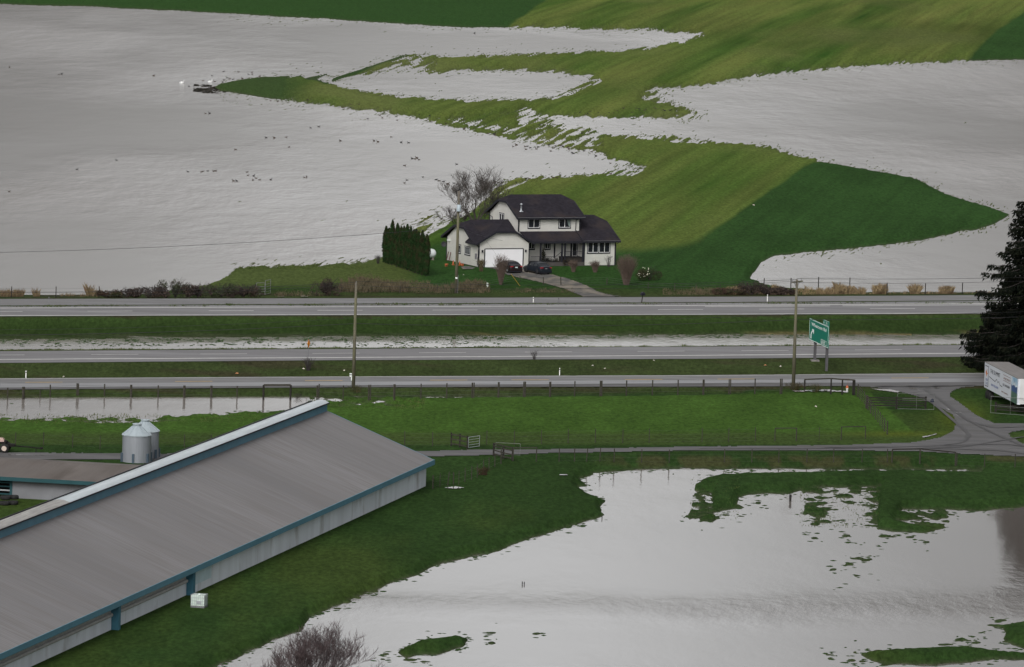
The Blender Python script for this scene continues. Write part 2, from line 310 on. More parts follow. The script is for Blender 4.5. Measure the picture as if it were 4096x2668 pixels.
def corridor(X,Y):
    ys=np.stack([np.interp(X,CX[i],CY[i]) for i in range(len(CORR))])
    h=np.full(X.shape,np.nan)
    for i in range(len(CORR)-1):
        m=(Y<=ys[i])&(Y>ys[i+1]); t=(ys[i]-Y)/(ys[i]-ys[i+1]+1e-9); h=np.where(m,CZ[i]*(1-t)+CZ[i+1]*t,h)
    inn=~np.isnan(h)
    dtop=Y-ys[0]; dbot=ys[-1]-Y
    wgt=np.where(inn,1.,np.where(dtop>0,1-sstep(0,10,dtop),1-sstep(0,5,dbot)))
    edge=np.where(dtop>0,CZ[0],CZ[-1]); h=np.where(inn,h,edge)
    return h,np.clip(wgt,0,1),ys
cropang=math.radians(82.2); ca_,sa_=math.cos(cropang),math.sin(cropang)
def ground_h(X,Y):
    px,py=PXv(X,Y,0*X)
    px=np.clip(px,-690,4990);py=np.clip(py,-50,2950)
    sd=-samp(SW,px,py); mz=sstep(-6,8,samp(SM,px,py))
    far=1-sstep(1150,1185,py)
    stub=.22+.78*sstep(-6,10,samp(SO,px,py))*(1-sstep(-4,6,samp(SD,px,py)))
    al=X*ca_+Y*sa_; ac=-X*sa_+Y*ca_
    n1=(fbm(al/13,ac/.55,3,3)+fbm(al/9,ac/.25,13,2))*.5*1.25-.625; n1b=fbm(al/26,ac/1.6,9,3)-.5
    n2=fbm(X/2.6,Y/2.6,21,5)-.5; n2b=fbm(X/.9,Y/1.0,31,3)-.5
    nf=(n1*.80+n1b*.40)*stub; nn=n2*.30+n2b*.20
    n=far*nf+(1-far)*nn
    rip=sstep(-16,-2,sd)*(1-sstep(10,36,sd))
    sd2=sd*(1-.82*mz)+mz*(3.5-6.*far)
    h=np.clip(sd2*.022,-.6,.55)
    h=h+n*(.06+.94*np.maximum(rip,mz))*(1+(.5+1.2*(1-far))*mz)
    dry=sstep(25,60,sd); h=h+dry*.12
    # house plot rises a little
    hx,hy=W(2150,1040)[:2]; r=np.hypot(X-hx,(Y-hy)*.8); h=h+.14*(1-sstep(14,34,r))*sstep(0,25,sd)
    hc,wg,ys=corridor(X,Y)
    bank=fbm(X/2.5,Y/2.5,55,3)-.5
    hc=hc+bank*.10*((hc<1.2)&(hc>-.5))+ (fbm(X/5,Y/1.5,57,3)-.5)*.22*((hc<.3)&(hc>-.4))
    h=h*(1-wg)+hc*wg
    return h,px,py,sd,mz,far,wg,ys
XU=np.concatenate([-2120-np.geomspace(8,9000,46)[::-1],np.linspace(-2120,2120,960),2120+np.geomspace(8,9000,46)])
YU=np.concatenate([-2504+np.geomspace(2,1090,60),np.linspace(-1410,1400,800),1400+np.geomspace(8,9000,30)])
def U2W(xu,yu):
    D1=fw[1]-u0[1]*yu/F;D2=fw[2]-u0[2]*yu/F;t=-H/D2
    return xu/F*t,D1*t
AU,BU=np.meshgrid(XU,YU); GXW,GYW=U2W(AU,BU)
GZ,gpx,gpy,gsd,gmz,gfar,gwg,gys=ground_h(GXW,GYW)
def gz(x,y):
    # height of the ground sheet under a point
    dz=-H; b=(y*u0[1]+dz*u0[2]); f=(y*fw[1]+dz*fw[2]); xu=F*x/f; yu=-F*b/f
    i=int(np.clip(np.searchsorted(XU,xu)-1,0,len(XU)-2)); j=int(np.clip(np.searchsorted(YU,yu)-1,0,len(YU)-2))
    a=(xu-XU[i])/(XU[i+1]-XU[i]); c_=(yu-YU[j])/(YU[j+1]-YU[j]); a=min(max(a,0),1);c_=min(max(c_,0),1)
    return float((GZ[j,i]*(1-a)+GZ[j,i+1]*a)*(1-c_)+(GZ[j+1,i]*(1-a)+GZ[j+1,i+1]*a)*c_)
def G(px,py,water=False):
    # point of the ground seen at a picture position
    z=0.4
    for _ in range(12):
        p=W(px,py,z); q=gz(p[0],p[1]); 
        if water: q=max(q,0.)
        z=z*.4+q*.6
    p=W(px,py,z); p[2]=max(gz(p[0],p[1]),0.) if water else gz(p[0],p[1]); return p
# colour zones of the ground (real crop, pasture and verge colours)
def colour():
    px,py=gpx,gpy; X,Y=GXW,GYW
    al=X*ca_+Y*sa_; ac=-X*sa_+Y*ca_
    c=np.zeros(X.shape+(3,))
    olive=np.array([.108,.150,.033]);olive2=np.array([.100,.122,.036]);crop=np.array([.0225,.056,.0135]);past=np.array([.041,.084,.0145]);lawn=np.array([.0195,.042,.0105]);lawn2=np.array([.034,.056,.013])
    so=samp(SO,px,py)+ (fbm(al/30,ac/2,71,3)-.5)*14
    sdk=samp(SD,px,py)+(fbm(al/40,ac/3,75,3)-.5)*18
    m=sstep(-7-14*sstep(860,1010,py),7+14*sstep(860,1010,py),so)
    st=fbm(al/60,ac/1.1,77,4);st2=fbm(al/140,ac/7,79,3);blot=fbm(X/30,Y/90,81,4)
    ol=olive*(1-st[...,None]*.5)*.98+ (st2[...,None]-.5)*np.array([.105,.070,.030])
    ol=ol*(1-sstep(.5,.8,blot))[...,None]+olive2*sstep(.5,.8,blot)[...,None]
    far_dk=sstep(2000,4096,px)*(1-sstep(60,330,py))*sstep(.35,.65,fbm(X/40,Y/160,83,3)); ol=ol*(1-.45*far_dk)[...,None]
    c1=ol*m[...,None]+crop*(1-m)[...,None]*(1+.45*(fbm(X/9,Y/30,85,4)-.5)+.35*(st-.5))[...,None]
    mk=sstep(-4,6,sdk); c1=c1*(1-mk)[...,None]+crop*1.05*mk[...,None]
    # darker spit at the left
    ms=(1-sstep(1080,1330,px))*sstep(280,300,py)*(1-sstep(400,440,py)); c1=c1*(1-ms)[...,None]+np.array([.035,.062,.018])*ms[...,None]
    # bank left of hedge
    mb=(1-sstep(1600,1720,px))*sstep(1040,1060,py); c1=c1*(1-mb)[...,None]+np.array([.060,.082,.024])*mb[...,None]
    # near fields
    n5=fbm(X/3,Y/10,91,5);n6=fbm(X/14,Y/40,93,4)
    lw=lawn*(.8+.5*n5)[...,None]*(1-sstep(.45,.75,n6))[...,None]+lawn2*(.8+.4*n5)[...,None]*sstep(.45,.75,n6)[...,None]
    pa=past*(.72+.55*n5)[...,None]
    inpa=sstep(1588,1604,py)*(1-sstep(1752,1772,py))*(1-sstep(-10,10,(px-3440)-(py-1560)*1.1*1.))
    c2=lw*(1-inpa)[...,None]+pa*inpa[...,None]
    vb=sstep(1745,1768,py)*(1-sstep(1800,1812,py)); c2=c2*(1-.6*vb)[...,None]+np.array([.05,.075,.02])*(.6*vb)[...,None]
    rb=sstep(1838,1856,py)*(1-sstep(1868,1880,py))*sstep(2300,2600,px)*sstep(.45,.6,fbm(X/2,Y/8,97,4)); c2=c2*(1-.6*rb)[...,None]+np.array([.058,.050,.024])*(.6*rb)[...,None]
    yg=np.exp(-((px-3850)/90)**2-((py-1690)/55)**2)+np.exp(-((px-3600)/200)**2-((py-1762)/12)**2)*.8
    yg=np.clip(yg,0,1)*.7; c2=c2*(1-yg)[...,None]+np.array([.085,.105,.012])*yg[...,None]
    f=gfar[...,None]; c=c1*f+c2*(1-f)
    # verges and banks
    ver=np.array([.034,.049,.016]); verd=np.array([.036,.036,.018]); vg2=np.array([.021,.038,.010]); tan=np.array([.120,.098,.045])
    n7=fbm(X/4,Y/5,101,4);n8=fbm(X/9,Y/4,103,4)
    vb_=ver*(.75+.5*n7)[...,None]*(1-sstep(.5,.7,n8))[...,None]+verd*(.75+.5*n7)[...,None]*sstep(.5,.7,n8)[...,None]
    hw=(Y<gys[7])&(Y>gys[9]); t=np.clip((gys[7]-Y)/(gys[7]-gys[9]+1e-6),0,1)
    hb=vg2*(.8+.4*n7)[...,None]; hb=hb*(1+.35*(1-sstep(0,.35,t)))[...,None]
    tn=sstep(.55,.8,t)*sstep(.52,.66,fbm(X/11,Y/3,107,4))*sstep(900,1300,px); hb=hb*(1-.8*tn)[...,None]+tan*(.8*tn)[...,None]
    cc=np.where(hw[...,None],hb,vb_)
    c=c*(1-gwg)[...,None]+cc*gwg[...,None]
    # muddy, thin grass at the waterline
    wl=(1-sstep(.0,.16,GZ))*.55; c=c*(1-wl)[...,None]+np.array([.055,.058,.036])*wl[...,None]
    fine=fbm(X/.5,Y/1.6,111,3); c=c*(.86+.28*fine)[...,None]
    return np.clip(c,.004,.6)
GC=colour()
def grid_mesh(name,X,Y,Z,keep=None):
    ny,nx=X.shape; me=bpy.data.meshes.new(name)
    idx=np.arange(ny*nx).reshape(ny,nx)
    q=np.stack([idx[:-1,:-1],idx[1:,:-1],idx[1:,1:],idx[:-1,1:]],-1).reshape(-1,4)
    if keep is not None: q=q[keep.reshape(-1)]
    used=np.unique(q); rm=np.full(ny*nx,-1,np.int64); rm[used]=np.arange(len(used)); q=rm[q]
    co_=np.stack([X,Y,Z],-1).reshape(-1,3)[used]
    me.vertices.add(len(co_)); me.vertices.foreach_set('co',co_.astype(np.float32).ravel())
    me.loops.add(q.size); me.loops.foreach_set('vertex_index',q.astype(np.int32).ravel())
    me.polygons.add(len(q)); me.polygons.foreach_set('loop_start',np.arange(0,q.size,4,dtype=np.int32)); me.polygons.foreach_set('loop_total',np.full(len(q),4,np.int32))
    me.polygons.foreach_set('use_smooth',np.ones(len(q),bool))
    me.update(calc_edges=True); me.validate(); return me,used
gme,used=grid_mesh('ground',GXW,GYW,GZ)
ca=gme.color_attributes.new('crop','FLOAT_COLOR','POINT')
ca.data.foreach_set('color',np.concatenate([GC.reshape(-1,3)[used],np.ones((len(used),1))],1).astype(np.float32).ravel())
def ground_mat():
    m=bpy.data.materials.new('field'); m.use_nodes=True;n=m.node_tree;L=n.links;b=n.nodes['Principled BSDF']
    b.inputs['Roughness'].default_value=.95; b.inputs['Specular IOR Level'].default_value=.02
    a=n.nodes.new('ShaderNodeVertexColor'); a.layer_name='crop'
    g=n.nodes.new('ShaderNodeNewGeometry'); mp_=n.nodes.new('ShaderNodeMapping'); mp_.inputs['Scale'].default_value=(1,.35,1); L.new(g.outputs['Position'],mp_.inputs[0])
    z=n.nodes.new('ShaderNodeTexNoise'); z.inputs['Scale'].default_value=2.6; z.inputs['Detail'].default_value=6; z.inputs['Roughness'].default_value=.7; L.new(mp_.outputs[0],z.inputs['Vector'])
    r=n.nodes.new('ShaderNodeMapRange'); r.inputs[1].default_value=.3;r.inputs[2].default_value=.7;r.inputs[3].default_value=.58;r.inputs[4].default_value=1.42; L.new(z.outputs[0],r.inputs[0])
    k=n.nodes.new('ShaderNodeMix'); k.data_type='RGBA';k.blend_type='MULTIPLY';k.inputs[0].default_value=1; L.new(a.outputs[0],k.inputs[6]); L.new(r.outputs[0],k.inputs[7]); L.new(k.outputs[2],b.inputs['Base Color'])
    bp=n.nodes.new('ShaderNodeBump'); bp.inputs['Distance'].default_value=.12; L.new(z.outputs[0],bp.inputs['Height']); L.new(bp.outputs[0],b.inputs['Normal'])
    return m
gme.materials.append(ground_mat())
go=bpy.data.objects.new('ground',gme); C.objects.link(go); tag(go,kind='structure')
# water
def water_mat():
    m=bpy.data.materials.new('flood_water'); m.use_nodes=True;n=m.node_tree;L=n.links;b=n.nodes['Principled BSDF']
    b.inputs['IOR'].default_value=1.33; b.inputs['Specular IOR Level'].default_value=.5
    g=n.nodes.new('ShaderNodeNewGeometry')
    def noise(scale,sx,sy,det=4,rough=.5,rot=0):
        q=n.nodes.new('ShaderNodeMapping'); q.inputs['Scale'].default_value=(sx,sy,1); q.inputs['Rotation'].default_value=(0,0,rot); L.new(g.outputs['Position'],q.inputs[0])
        z=n.nodes.new('ShaderNodeTexNoise'); z.inputs['Scale'].default_value=scale; z.inputs['Detail'].default_value=det; z.inputs['Roughness'].default_value=rough; L.new(q.outputs[0],z.inputs['Vector']); return z
    big=noise(.012,1,.35,4); rp=n.nodes.new('ShaderNodeMapRange'); rp.inputs[1].default_value=.42; rp.inputs[2].default_value=.62; rp.inputs[3].default_value=.10; rp.inputs[4].default_value=1.0; L.new(big.outputs[0],rp.inputs[0])
    rip=noise(1.0,1,.45,5,.65,.15); wave=noise(.22,1,.35,4,.55,-.25)
    ad=n.nodes.new('ShaderNodeMath'); ad.operation='MULTIPLY_ADD'; ad.inputs[1].default_value=3.2; L.new(wave.outputs[0],ad.inputs[0]); L.new(rip.outputs[0],ad.inputs[2])
    # windy open reach beyond the roads, sheltered water near, and one wind lane across the near flood
    sy=n.nodes.new('ShaderNodeSeparateXYZ'); L.new(g.outputs['Position'],sy.inputs[0])
    def MT(op,a,b=None,c=None):
        q=n.nodes.new('ShaderNodeMath'); q.operation=op
        for i,v in enumerate((a,b,c)):
            if v is None: continue
            if isinstance(v,(int,float)): q.inputs[i].default_value=v
            else: L.new(v,q.inputs[i])
        return q.outputs[0]
    wob=noise(.03,1,1,3); lane=MT('MULTIPLY_ADD',wob.outputs[0],34.,MT('MULTIPLY_ADD',sy.outputs[0],-.16,sy.outputs[1]))
    lane=MT('EXPONENT',MT('MULTIPLY',MT('POWER',MT('DIVIDE',MT('SUBTRACT',lane,528.),9.5),2.),-1.))
    openw=n.nodes.new('ShaderNodeMapRange'); openw.inputs[1].default_value=690; openw.inputs[2].default_value=800; openw.inputs[3].default_value=.65; openw.inputs[4].default_value=1.25; L.new(sy.outputs[1],openw.inputs[0])
    wind=MT('ADD',MT('MULTIPLY',rp.outputs[0],openw.outputs[0]),MT('MULTIPLY',lane,.85))
    mu=n.nodes.new('ShaderNodeMath'); mu.operation='MULTIPLY'; L.new(ad.outputs[0],mu.inputs[0]); L.new(wind,mu.inputs[1])
    bp=n.nodes.new('ShaderNodeBump'); bp.inputs['Distance'].default_value=.055; L.new(mu.outputs[0],bp.inputs['Height']); L.new(bp.outputs[0],b.inputs['Normal'])
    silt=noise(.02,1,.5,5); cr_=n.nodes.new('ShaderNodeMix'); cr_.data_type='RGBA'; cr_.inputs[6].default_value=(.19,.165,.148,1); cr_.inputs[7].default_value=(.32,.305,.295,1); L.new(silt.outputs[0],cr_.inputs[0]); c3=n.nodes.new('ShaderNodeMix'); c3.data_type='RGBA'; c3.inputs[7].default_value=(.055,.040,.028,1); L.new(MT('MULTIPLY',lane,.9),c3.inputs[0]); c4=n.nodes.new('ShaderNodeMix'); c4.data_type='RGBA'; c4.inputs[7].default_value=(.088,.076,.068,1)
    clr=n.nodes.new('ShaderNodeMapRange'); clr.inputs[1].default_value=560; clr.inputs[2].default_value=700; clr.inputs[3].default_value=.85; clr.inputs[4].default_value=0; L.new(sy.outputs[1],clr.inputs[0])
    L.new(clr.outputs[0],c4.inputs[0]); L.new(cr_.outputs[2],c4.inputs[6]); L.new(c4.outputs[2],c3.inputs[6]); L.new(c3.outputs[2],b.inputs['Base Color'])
    r2=n.nodes.new('ShaderNodeMapRange'); r2.inputs[3].default_value=.04; r2.inputs[4].default_value=.17; L.new(wind,r2.inputs[0]); L.new(r2.outputs[0],b.inputs['Roughness'])
    return m
wm=water_mat()
XW=np.concatenate([np.linspace(-20000,-300,12),np.linspace(-250,250,11),np.linspace(300,20000,12)]);YW=np.concatenate([np.linspace(50,400,4),np.linspace(450,1700,20),np.geomspace(1800,60000,14)])
a_,b_=np.meshgrid(XW,YW); wme,_=grid_mesh('flood_water',a_,b_,0*a_); wme.materials.append(wm)
wo=bpy.data.objects.new('water',wme); C.objects.link(wo); tag(wo,kind='structure')

def bands(m,axis,width,lo,hi):
    n=m.node_tree;L=n.links;b=n.nodes['Principled BSDF'];src=b.inputs['Base Color'].links[0].from_socket
    t=n.nodes.new('ShaderNodeTexCoord');s_=n.nodes.new('ShaderNodeSeparateXYZ');L.new(t.outputs['Object'],s_.inputs[0])
    d=n.nodes.new('ShaderNodeMath');d.operation='DIVIDE';d.inputs[1].default_value=width;L.new(s_.outputs['XYZ'.index(axis)],d.inputs[0])
    f=n.nodes.new('ShaderNodeMath');f.operation='FLOOR';L.new(d.outputs[0],f.inputs[0])
    w_=n.nodes.new('ShaderNodeTexWhiteNoise');w_.noise_dimensions='1D';L.new(f.outputs[0],w_.inputs['W'])
    r=n.nodes.new('ShaderNodeMapRange');r.inputs[3].default_value=lo;r.inputs[4].default_value=hi;L.new(w_.outputs['Value'],r.inputs[0])
    k=n.nodes.new('ShaderNodeMix');k.data_type='RGBA';k.blend_type='MULTIPLY';k.inputs[0].default_value=1;L.new(src,k.inputs[6]);L.new(r.outputs[0],k.inputs[7]);L.new(k.outputs[2],b.inputs['Base Color'])
# ---------------------------------------------------------------- roads
def strip(name,xs,top,bot,z,m,parent=None,dz=.0,drape=False,n=120):
    X=np.linspace(xs[0],xs[1],n); mb=MB(); vs=[]
    for i,x in enumerate(X):
        for f in (top,bot):
            p=W(x,f(x),z); vs.append((p[0],p[1],z+dz))
    mb.add(vs,[(2*i,2*i+1,2*i+3,2*i+2) for i in range(n-1)])
    return mb.build(name,m,parent,fix=False)
def L4(*ys):
    xs_=np.array([-3000,0,1350,2750,3900,8000.]); yy=np.array([ys[0]+14,*ys,ys[3]-22.]); return lambda x: float(np.interp(x,xs_,yy))
RX=(-1500,6500)
fs=strip('road',RX,L4(1197,1194,1189,1182),L4(1223.5,1216,1210.6,1202.6),1.5,asphalt2,dz=.04); tag(fs,kind='structure')
hw1=strip('highway',RX,L4(1226.5,1219.5,1214,1206),L4(1266.5,1262,1261,1256),1.5,asphalt,dz=.04); tag(hw1,kind='structure')
hw2=strip('highway',RX,L4(1406,1397,1388,1381.5),L4(1453,1442,1436.5,1428),1.3,asphalt,dz=.04); tag(hw2,kind='structure')
ns=strip('road',RX,L4(1514.7,1507,1502,1493),L4(1559,1551,1545,1541),.5,asphalt2,dz=.04); tag(ns,kind='structure')
sh=strip('wet_lane',RX,L4(1536,1529,1522,1515),L4(1552,1543,1534,1530),.5,wetasphalt,ns,dz=.046)
def mark(parent,f,z,h,m,x0,x1,name='lane_marking'):
    return strip(name,(x0,x1),lambda x:f(x)-h/2,lambda x:f(x)+h/2,z,m,parent,dz=.058,n=max(2,int((x1-x0)/60)))
wl=L4(1234,1229,1224,1216.5); mark(hw1,wl,1.5,2.0,paint_w,*RX,name='edge_line')
wl2=L4(1240,1234.5,1229,1221.5); mark(hw1,wl2,1.5,1.4,paint_w,2820,3320,name='gore_line'); mark(hw1,wl2,1.5,1.6,paint_w,3370,6400,name='gore_line')
yl=L4(1264.2,1260,1259,1254); mark(hw1,yl,1.5,1.7,paint_w,*RX,name='edge_line')
dl=L4(1247.5,1243,1239.5,1235)
for x in (-90,350,835,1270,1730,2185,2632,3037,3480,3925,4380): mark(hw1,dl,1.5,1.15,paint_w,x,x+180,name='lane_dash')
e2=L4(1439.5,1432,1423.5,1414.6); mark(hw2,e2,1.3,2.2,paint_w,*RX,name='edge_line')
d2=L4(1422,1415,1406,1398)
for x in (-90,365,800,1250,1676,2100,2550,2966,3420,3870,4300): mark(hw2,d2,1.3,1.0,paint_w,x,x+188,name='lane_dash')
y2=L4(1532,1524,1519,1512)
for x in (-300,100,700,1220,1720,2045,2500,2870,3565,4100): mark(ns,y2,.5,1.2,paint_y,x,x+150,name='centre_dash')
mark(ns,L4(1517,1509.5,1504.5,1496),.5,1.1,paint_w,*RX,name='edge_line')
ms=strip('gravel_shoulder',RX,L4(1552,1543,1534.5,1530),L4(1560,1551,1548,1544),.5,gravel,ns,dz=.052)
def patch(name,poly,step,m,dz,rag=3.,kind='structure',parent=None,seed=1):
    xs=[p[0] for p in poly];ys=[p[1] for p in poly]
    px=np.arange(min(xs)-4,max(xs)+5,step[0]);py=np.arange(min(ys)-4,max(ys)+5,step[1]); X,Y=np.meshgrid(px,py)
    s_=sdf(poly,X,Y)+(fbm(X/14,Y/6,seed,3)-.5)*rag*2
    zz=np.zeros(X.shape); wx=np.zeros(X.shape);wy=np.zeros(X.shape)
    keepv=s_>-6
    for j,i in zip(*np.nonzero(keepv)):
        p=G(X[j,i],Y[j,i],True); wx[j,i],wy[j,i],zz[j,i]=p[0],p[1],p[2]+dz
    keep=(s_[:-1,:-1]>0)&(s_[1:,:-1]>0)&(s_[:-1,1:]>0)&(s_[1:,1:]>0)
    me,_=grid_mesh(name,wx,wy,zz,keep); me.materials.append(m); o=bpy.data.objects.new(name,me); C.objects.link(o)
    if parent: o.parent=parent
    else: tag(o,kind=kind)
    return o
patch('driveway',[(1942,1071),(1990,1068),(2089,1064),(2130,1072),(2204,1098),(2270,1114),(2352,1144),(2390,1166),(2450,1182),(2521,1190),(2440,1191),(2330,1191),(2302,1177),(2259,1158),(2160,1131),(2078,1114),(2024,1101),(1996,1084)],(4,2.5),concrete,.07,1.5)
patch('path',[(1838,1068),(1870,1064),(1905,1072),(1890,1079),(1850,1079)],(4,2),concrete,.06,1.)
LANE=[(-600,1806),(0,1810),(648,1815),(1100,1812),(1500,1808),(1700,1804),(1847,1800),(1969,1799),(2200,1797),(2800,1786),(3381,1780),(3659,1769),(3760,1750),(3812,1722),(3822,1690),(3805,1660),(3729,1618),(3671,1589),(3584,1566),(3500,1553),(3430,1548),(3430,1541),(4000,1537),(4000,1541),(3938,1544),(3845,1553),(3805,1572),(3800,1585),(3834,1606),(3903,1658),(3979,1693),(4096,1694),(4700,1685),(4700,1715),(4096,1723),(4040,1732),(4040,1745),(4096,1775),(4700,1800),(4700,1850),(4096,1829),(3822,1817),(3671,1808),(3381,1804),(2800,1804),(2200,1815),(1910,1824),(1731,1828),(1300,1838),(648,1843),(0,1838),(-600,1832)]
patch('lane',LANE,(6,3),gravel,.05,1.2)
track_m=mat('tyre_track_wet',(.052,.050,.050),.55,.3,1.5,0,0,.2,6,(1,1,1),'World')
lane_o=[o for o in C.objects if o.name.startswith('lane')][-1]
def track(pts,w_=.32):
    xs_=[p[0] for p in pts];n_=60;t=np.linspace(0,1,n_);tt=np.linspace(0,1,len(pts));X=np.interp(t,tt,xs_);Y=np.interp(t,tt,[p[1] for p in pts])
    # soften corners
    for _ in range(6): X[1:-1]=(X[:-2]+2*X[1:-1]+X[2:])/4;Y[1:-1]=(Y[:-2]+2*Y[1:-1]+Y[2:])/4
    P_=[G(x,y) for x,y in zip(X,Y)];mb=MB();vs=[]
    for i,p in enumerate(P_):
        a=P_[max(i-1,0)];b_=P_[min(i+1,n_-1)];d=np.array([b_[0]-a[0],b_[1]-a[1]]);d/=np.linalg.norm(d)+1e-9;q=w_*(.6+.5*vn(np.array([i/5.]),np.array([X[0]]),5)[0])
        vs+=[(p[0]-d[1]*q,p[1]+d[0]*q,p[2]+.085),(p[0]+d[1]*q,p[1]-d[0]*q,p[2]+.085)]
    mb.add(vs,[(2*i,2*i+1,2*i+3,2*i+2) for i in range(n_-1)]); mb.build('tyre_track',track_m,lane_o,fix=False)
for tr_ in ([(3700,1560),(3760,1600),(3850,1670),(3960,1730),(4100,1790),(4300,1840)],[(3660,1572),(3740,1620),(3820,1690),(3880,1740),(3850,1775),(3700,1788),(3300,1792)],[(4250,1765),(4100,1748),(4000,1765),(3850,1790),(3600,1798)],[(4300,1705),(4120,1708),(3980,1715),(3880,1690),(3780,1615)],[(4250,1810),(4020,1778),(3800,1784),(3400,1796),(2800,1796)],[(4200,1830),(4000,1805),(3700,1795)],[(3500,1548),(3700,1549),(3900,1542)]): track(tr_,.22)
pud=water_mat(); pud.name='puddle_water'; pud.node_tree.nodes['Bump'].inputs['Distance'].default_value=.002
for n_,pl in enumerate([[(3475,1556),(3560,1559),(3600,1567),(3592,1574),(3550,1568),(3500,1562)],[(3628,1553),(3650,1552),(3670,1557),(3665,1560),(3640,1559)],[(3700,1553),(3725,1553),(3725,1556),(3702,1556)],[(3728,1556),(3745,1551),(3768,1553),(3755,1557)],[(3672,1563),(3682,1564),(3680,1568),(3670,1566)],
  [(3688,1748),(3725,1742),(3750,1734),(3748,1740),(3715,1750),(3690,1754)],[(3780,1633),(3800,1640),(3806,1645),(3790,1643)],[(3812,1650),(3850,1651),(3846,1655),(3815,1654)],[(3818,1656),(3835,1666),(3838,1673),(3824,1664)],
  [(30,1821),(160,1822),(210,1823),(200,1826),(100,1825),(30,1824)],[(1772,1954),(1820,1948),(1865,1953),(1820,1959)],[(2233,1900),(2268,1900),(2285,1903),(2240,1905)],[(1110,1188),(1140,1187),(1138,1191),(1104,1193)],[(1205,1180),(1225,1186),(1238,1191),(1200,1192)]]):
    patch('puddle',pl,(3,1.5),pud,.085,.6,seed=n_)
for n_,pl in enumerate([[(3160,1565),(3230,1562),(3300,1560),(3340,1562),(3400,1568),(3390,1572),(3330,1570),(3290,1568),(3230,1569),(3190,1571)]]):
    patch('puddle',pl,(3,1.5),pud,.09,3.5,seed=60+n_)
# ---------------------------------------------------------------- big barn
d_=np.array(W(188,2660,.3)-W(1703,1958,.3)); 
A0=W(1703,1958,.35); bang=math.atan2(d_[1],d_[0])
# local frame: x along the barn towards the camera, y across (away from the long wall seen)
# local y axis must point to the left/back: rotate so that x = d
barn=thing('barn','long grey metal roofed barn with blue trim and pale corrugated side wall','barn',(A0[0],A0[1],.3),bang)
bd=np.array([math.cos(bang),math.sin(bang)]);bn=np.array([math.sin(bang),-math.cos(bang)])  # bn points away (-x side)
if bn[0]>0: bn=-bn
sgn=1 if (bn[0]*(-math.sin(bang))+bn[1]*math.cos(bang))>0 else -1   # local y sign for bn
LB=150.;HW=10.4;ZE=2.70;ZR=6.95;OH=.5
def bl(x,v,z): return (x,sgn*v,z)   # v: distance across from the seen wall
wallm=ribbed('barn_siding',(.66,.70,.76),'X',.30,.02,.55,.10,.35,(1,1,.4),col2=(.30,.30,.30),c2scale=.5,c2lo=.55,c2hi=.8)
roofm=ribbed('barn_roof',(.168,.162,.166),'X',.46,.03,.5,.20,.07,(1,.10,.10),col2=(.150,.140,.138),c2scale=2.2,c2lo=.40,c2hi=.66,spec=.12)
bands(roofm,'X',.92,.955,1.04); bands(roofm,'X',8.3,.94,1.04); bands(wallm,'X',.9,.93,1.04)
bluem=ribbed('blue_trim',(.090,.215,.29),'X',.30,.015,.5,.12,1.)
bluef=mat('blue_post',(.05,.145,.20),.55,.15,1.)
curt=mat('curtain',(.38,.38,.37),.7,.15,1.5)
fiber=mat('translucent_sheet',(.40,.445,.47),.35,.22,.8,0,0,.5,5,(.25,2,1),'Object',(.36,.40,.42),.45,.75,1.2)
rust=mat('grimy_sheet',(.27,.26,.25),.6,.4,1.5,0,0,.3,6,(.2,3,1))
footing=mat('footing',(.12,.105,.09),.9,.3,1.)
def barn_x(px,py,v=0.,z=None):
    # local x of a point of the vertical plane at distance v seen at px,py
    D_=ray(px,py); o=A0[:2]+bn*v; 
    M_=np.array([[D_[0],-bd[0]],[D_[1],-bd[1]]]); t,x=np.linalg.solve(M_,o); return x,H+t*D_[2]
x_close,_=barn_x(763,2404); 
# roof near slope
sl=(ZR-ZE)/(HW+OH)
for side in (0,1):
    mb=MB()
    if side==0: pts=[bl(-.9,-OH,ZE),bl(LB,-OH,ZE),bl(LB,HW-.55,ZR-.25),bl(-.9,HW-.55,ZR-.25)]
    else: pts=[bl(-.9,2*HW+OH,ZE),bl(LB,2*HW+OH,ZE),bl(LB,HW+.55,ZR-.25),bl(-.9,HW+.55,ZR-.25)]
    mb.slab(pts,.06,(0,0,-1)); mb.build('roof',roofm,barn)
mb=MB(); mb.bb(-.96,LB,min(sgn*-OH,sgn*(-OH-.06)),max(sgn*-OH,sgn*(-OH-.06)),ZE-.42,ZE+.05); mb.build('fascia',bluem,barn)
mb=MB();
for s0 in (0,1):
    e=bl(-.93,-OH if s0==0 else 2*HW+OH,ZE-.2);t_=bl(-.93,HW-.55 if s0==0 else HW+.55,ZR-.45); mb.beam(e,t_,.06,.40)
mb.build('verge_board',bluem,barn)
# raised ridge vent
mb=MB(); mb.bb(-.9,LB,min(sgn*(HW-.62),sgn*(HW-.56)),max(sgn*(HW-.62),sgn*(HW-.56)),ZR-.28,ZR+.48); mb.build('ridge_vent_panel',bluem,barn)
mb=MB(); mb.bb(-.9,LB,min(sgn*(HW-.55),sgn*(HW+.55)),max(sgn*(HW-.55),sgn*(HW+.55)),ZR-.3,ZR+.42); mb.build('ridge_gap',dark,barn)
def ridge_cap(name,x0,x1,m):
    mb=MB(); k=8; w0,w1=-.80,.80; vs=[];
    for x in (x0,x1):
        for i in range(k+1):
            t=i/k; v=HW+w0+(w1-w0)*t; z=ZR+.53+.20*math.sin(math.pi*t); vs.append(bl(x,v,z))
        for i in range(k,-1,-1):
            t=i/k; v=HW+w0+(w1-w0)*t; z=ZR+.49+.20*math.sin(math.pi*t); vs.append(bl(x,v,z))
    n=2*(k+1); fs=[(i,(i+1)%n,(i+1)%n+n,i+n) for i in range(n)]+[tuple(range(n)),tuple(range(2*n-1,n-1,-1))]
    mb.add(vs,fs); return mb.build(name,m,barn)
